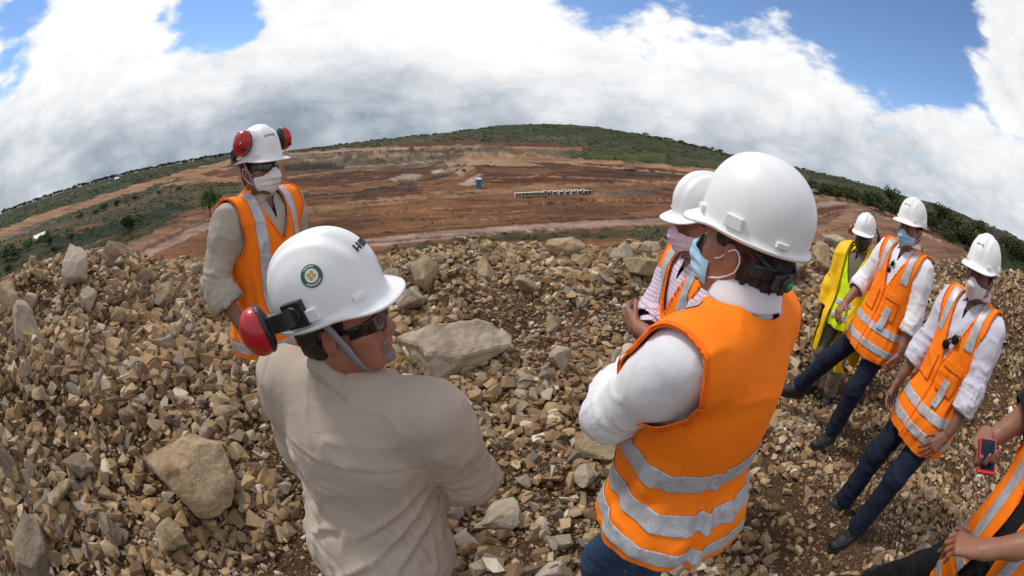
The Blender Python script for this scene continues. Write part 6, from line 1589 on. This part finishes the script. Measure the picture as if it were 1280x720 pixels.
def house(px, py, wpx, label, roof='tile', h=.45):
    P, t = far_hit(px, py); w = wpx / FPX * t; r = empty('house', (0, 0, 0), 0, label, 'house'); place_far(r, px, py, -math.atan2(P[0], P[1]) + .3)
    quick(lambda m: m.box((0, 0, w * h / 2), (w, w * .6, w * h)), 'wall', M_tr['wall'], r)
    def rf(m):
        a, b, z0, z1 = w * .54, w * .34, w * h, w * (h + .2); m.add([(-a, -b, z0), (a, -b, z0), (a, b, z0), (-a, b, z0), (-a, 0, z1), (a, 0, z1)], [(0, 1, 5, 4), (2, 3, 4, 5), (0, 4, 3), (1, 2, 5), (3, 2, 1, 0)])
    quick(rf, 'roof', M_tr[roof], r, False)
    for x in (-.25, .2): quick(lambda m: m.box((w * x, -w * .302, w * h * .5), (w * .12, w * .02, w * h * .4)), 'window', M_tr['win'], r)
house(50, 299.5, 17, 'low shed with a long white roof on the green slope at far left', 'roofw', .18)
for px, py, w, lb in ((146, 226, 6, 'whitest of the tiny houses along the left horizon'), (136, 230, 4, 'tiny pale house on the left horizon beside the whitest house'), (90, 244, 4, 'tiny lone house further left along the horizon trees'), (110, 237, 3.5, 'tiny house in the middle of the left horizon tree belt')): house(px, py, w, lb, 'tile' if w < 5 else 'roofw')
# ------------------------------------------------------------------ trees and scrub
def leaf_mat(name, c):
    m, g, b = mat(name); oi = g.new('ShaderNodeObjectInfo').outputs['Random']; p = g.new('ShaderNodeNewGeometry').outputs['Position']
    ri = g.new('ShaderNodeNewGeometry').outputs['Random Per Island']
    k = g.m('ADD', .55, g.m('ADD', g.m('MULTIPLY', ri, .7), g.m('MULTIPLY', oi, .35)))
    g.put(b.inputs['Base Color'], g.mix(1.0, c, g.comb(k, k, g.m('MULTIPLY', k, .9)), 'MULTIPLY')); b.inputs['Roughness'].default_value = .7; b.inputs['Specular IOR Level'].default_value = .2
    return m
M_leaf = leaf_mat('dark_foliage', (.036, .052, .016)); M_leaf2 = leaf_mat('olive_foliage', (.058, .066, .024)); M_leaf3 = leaf_mat('fresh_foliage', (.045, .085, .016))
M_bark, _g, _b = mat('tree_bark'); _b.inputs['Base Color'].default_value = (.06, .042, .03, 1); _b.inputs['Roughness'].default_value = .95
def leaf_cloud(centres, radii, n, size, seed):
    r_ = np.random.default_rng(seed); V = []; 
    idx = r_.choice(len(centres), n, p=np.array(radii) ** 2 / (np.array(radii) ** 2).sum())
    d = r_.normal(size=(n, 3)); d /= np.linalg.norm(d, axis=1)[:, None]
    c = np.array(centres)[idx] + d * (np.array(radii)[idx] * r_.uniform(.45, 1.08, n))[:, None]
    a = r_.normal(size=(n, 3)); a /= np.linalg.norm(a, axis=1)[:, None]; b = np.cross(a, r_.normal(size=(n, 3))); b /= np.linalg.norm(b, axis=1)[:, None]
    s = size * r_.uniform(.5, 1.4, n)[:, None]
    V = np.stack([c - a * s, c + b * s * .5, c + a * s, c - b * s * .5], 1).reshape(-1, 3)
    return V, np.arange(4 * n).reshape(-1, 4)
def tree_proto(kind, seed):
    """unit height; returns (trunk mesh or None, crown mesh)"""
    r_ = np.random.default_rng(seed); 
    if kind == 'bush': cs = [(r_.normal() * .28, r_.normal() * .28, .35 + .2 * r_.random()) for _ in range(7)]; rd = [r_.uniform(.22, .36) for _ in cs]; n, sz = 500, .075
    else: cs = [(r_.normal() * .20, r_.normal() * .20, .55 + .28 * r_.random()) for _ in range(9)]; rd = [r_.uniform(.14, .26) for _ in cs]; n, sz = 650, .055
    V, Fq = leaf_cloud(cs, rd, n, sz, seed)
    co = mesh_obj('crown', V, Fq, None, None, False); mc = co.data; bpy.data.objects.remove(co)
    mb = MB(); mb.tube([(0, 0, -.08), (.01, 0, .2), (.0, .01, .45), (.02, 0, .7)], [.035, .028, .02, .008], 7)
    for c in cs[:5]: mb.tube([(0, 0, .25 + .1 * r_.random()), (c[0] * .5, c[1] * .5, .45), c], [.016, .011, .005], 5)
    to = mb.build('trunk', M_bark, None); mt_ = to.data; bpy.data.objects.remove(to)
    return mt_, mc
PROTO = {}
for kind, mats in (('tree', (M_leaf, M_leaf2, M_leaf3)), ('bush', (M_leaf, M_leaf2, M_leaf3))):
    for mi, mm in enumerate(mats):
        for sd_ in (1, 2):
            a, b = tree_proto(kind, 40 + sd_ + mi * 7 + (30 if kind == 'bush' else 0)); b.materials.append(mm); PROTO[(kind, mi, sd_)] = (a, b)
rt = np.random.default_rng(8)
def plant(px, py, hpx, kind, mi, label, group=None, wide=1.0, at=None):
    if at is None: P, t = far_hit(px, py)
    else: P, t = at, float(np.linalg.norm(at - CPOS))
    h = hpx / FPX * t; a, b = PROTO[(kind, mi, 1 + int(rt.integers(2)))]
    r = empty(kind, (P[0], P[1], float(terrain_z(P[0], P[1]))), float(rt.uniform(0, 6.28)), label, kind, group); r.scale = (h * wide, h * wide, h)
    for nm, me in (('trunk', a), ('crown', b)):
        o = bpy.data.objects.new(nm, me); COL.objects.link(o); o.parent = r
    return r
plant(263, 272, 32, 'tree', 2, 'fresh green leafy tree right behind the standing worker shoulder', None, .9)
plant(166, 287, 22, 'bush', 0, 'dark round bush alone on the brown slope at left', None, 1.2)
for px, py, h, k in ((8, 326, 18, 0), (22, 322, 14, 0), (38, 312, 14, 2), (62, 306, 13, 0), (56, 300, 10, 2), (70, 316, 10, 0), (12, 342, 12, 1), (88, 300, 8, 0), (132, 262, 9, 0), (146, 258, 9, 0), (120, 268, 8, 1), (100, 274, 8, 0), (170, 250, 7, 0), (200, 243, 6, 1), (225, 238, 6, 0)): plant(px, py, h, 'bush', k, 'low green bush on the slope of the left valley', 'bushes of the left valley', 1.3)
# belt of trees along the foot of the right hill
for i in range(46):
    u = i / 45; px = 1008 + 128 * u + rt.normal() * 4; py = 236 + 34 * u + rt.normal() * 2.5; plant(px, py, rt.uniform(7, 14) * (1 + .3 * u), 'tree' if rt.random() < .5 else 'bush', int(rt.choice([0, 0, 1])), 'tree in the dense green belt at the foot of the right hill', 'tree belt at the foot of the right hill', 1.25)
plant(1113, 262, 27, 'tree', 0, 'tallest dark tree of the right belt just left of the blue masked helmet', None, 1.0)
for i in range(40):
    u = i / 39; px = 1160 + 130 * u + rt.normal() * 5; py = 284 + 52 * u + rt.normal() * 5; plant(px, py, rt.uniform(14, 26), 'tree' if rt.random() < .4 else 'bush', int(rt.choice([0, 0, 1])), 'dark shrubby tree on the hillside at the far right edge', 'shrubby trees of the far right hillside', 1.2)
# skyline trees
sk_pts = [(p, q) for p, q in _sk]
def skyline(x0, x1, n, h0, h1, label, group):
    for i in range(n):
        px = x0 + (x1 - x0) * (i + rt.uniform(-.4, .4)) / n; az = np.interp(px, [a for a, b in sk_pts], SK_AZ); R = float(np.interp(az, SK_AZ, SKR)) * rt.uniform(.9, .995)
        x, y = R * math.sin(az), R * math.cos(az); P = np.array([x, y, float(terrain_z(np.array(x), np.array(y)))])
        plant(0, 0, rt.uniform(h0, h1), 'tree' if rt.random() < .12 else 'bush', int(rt.choice([0, 0, 1])), label, group, 1.7, P)
skyline(5, 290, 120, 2.0, 5.5, 'small dark tree on the flat left horizon', 'trees along the left horizon')
skyline(385, 620, 60, 1.5, 3.6, 'small tree on the skyline behind the quarry', 'trees on the middle skyline')
skyline(800, 905, 30, 1.6, 4.2, 'small dark tree on the hill crest left of the large white helmet', 'trees on the hill crest')
skyline(1000, 1110, 34, 1.6, 3.4, 'small tree on the skyline of the right hill', 'trees on the right skyline')
skyline(1150, 1285, 36, 2.0, 4.2, 'small tree on the skyline at the far right', 'trees on the far right skyline')
def scrub():
    lum = GC.sum(1); green = (GC[:, 1] > GC[:, 0] * .82) & (np.linalg.norm(GV[:, :2], axis=1) > 60) & (np.linalg.norm(GV[:, :2], axis=1) < 4500)
    i = np.nonzero(green & (GUV[:, 0] > -30) & (GUV[:, 0] < 1320) & (GUV[:, 1] < 350))[0]
    r_ = np.random.default_rng(15); n = 16000; i = r_.choice(i, n); P = GV[i] + np.stack([r_.normal(size=n) * 2, r_.normal(size=n) * 2, 0 * np.zeros(n)], -1)
    d = np.linalg.norm(P, axis=1); dens = fbm(P / 45, 3, 12); ok = dens > r_.uniform(-.6, .5, n); P, d = P[ok], d[ok]; n = len(P)
    s = np.clip(r_.uniform(.35, 1.0, n) * (.5 + d * .0042), .5, 5.0)
    m = 7; a = r_.normal(size=(n, m, 3)); a[..., 2] = np.abs(a[..., 2]) * .6; c = P[:, None] + a * (s * .45)[:, None, None]
    u = r_.normal(size=(n, m, 3)); u /= np.linalg.norm(u, axis=-1, keepdims=True); w = np.cross(u, r_.normal(size=(n, m, 3))); w /= np.linalg.norm(w, axis=-1, keepdims=True)
    ss = (s * .42)[:, None, None]
    V = np.stack([c - u * ss, c + w * ss * .7, c + u * ss, c - w * ss * .7], 2).reshape(-1, 3)
    o = mesh_obj('scrub', V, np.arange(len(V)).reshape(-1, 4), M_leaf2, None, False); tag(o, 'low olive green scrub covering the hills around the mine', 'scrub', kind='stuff')
scrub()
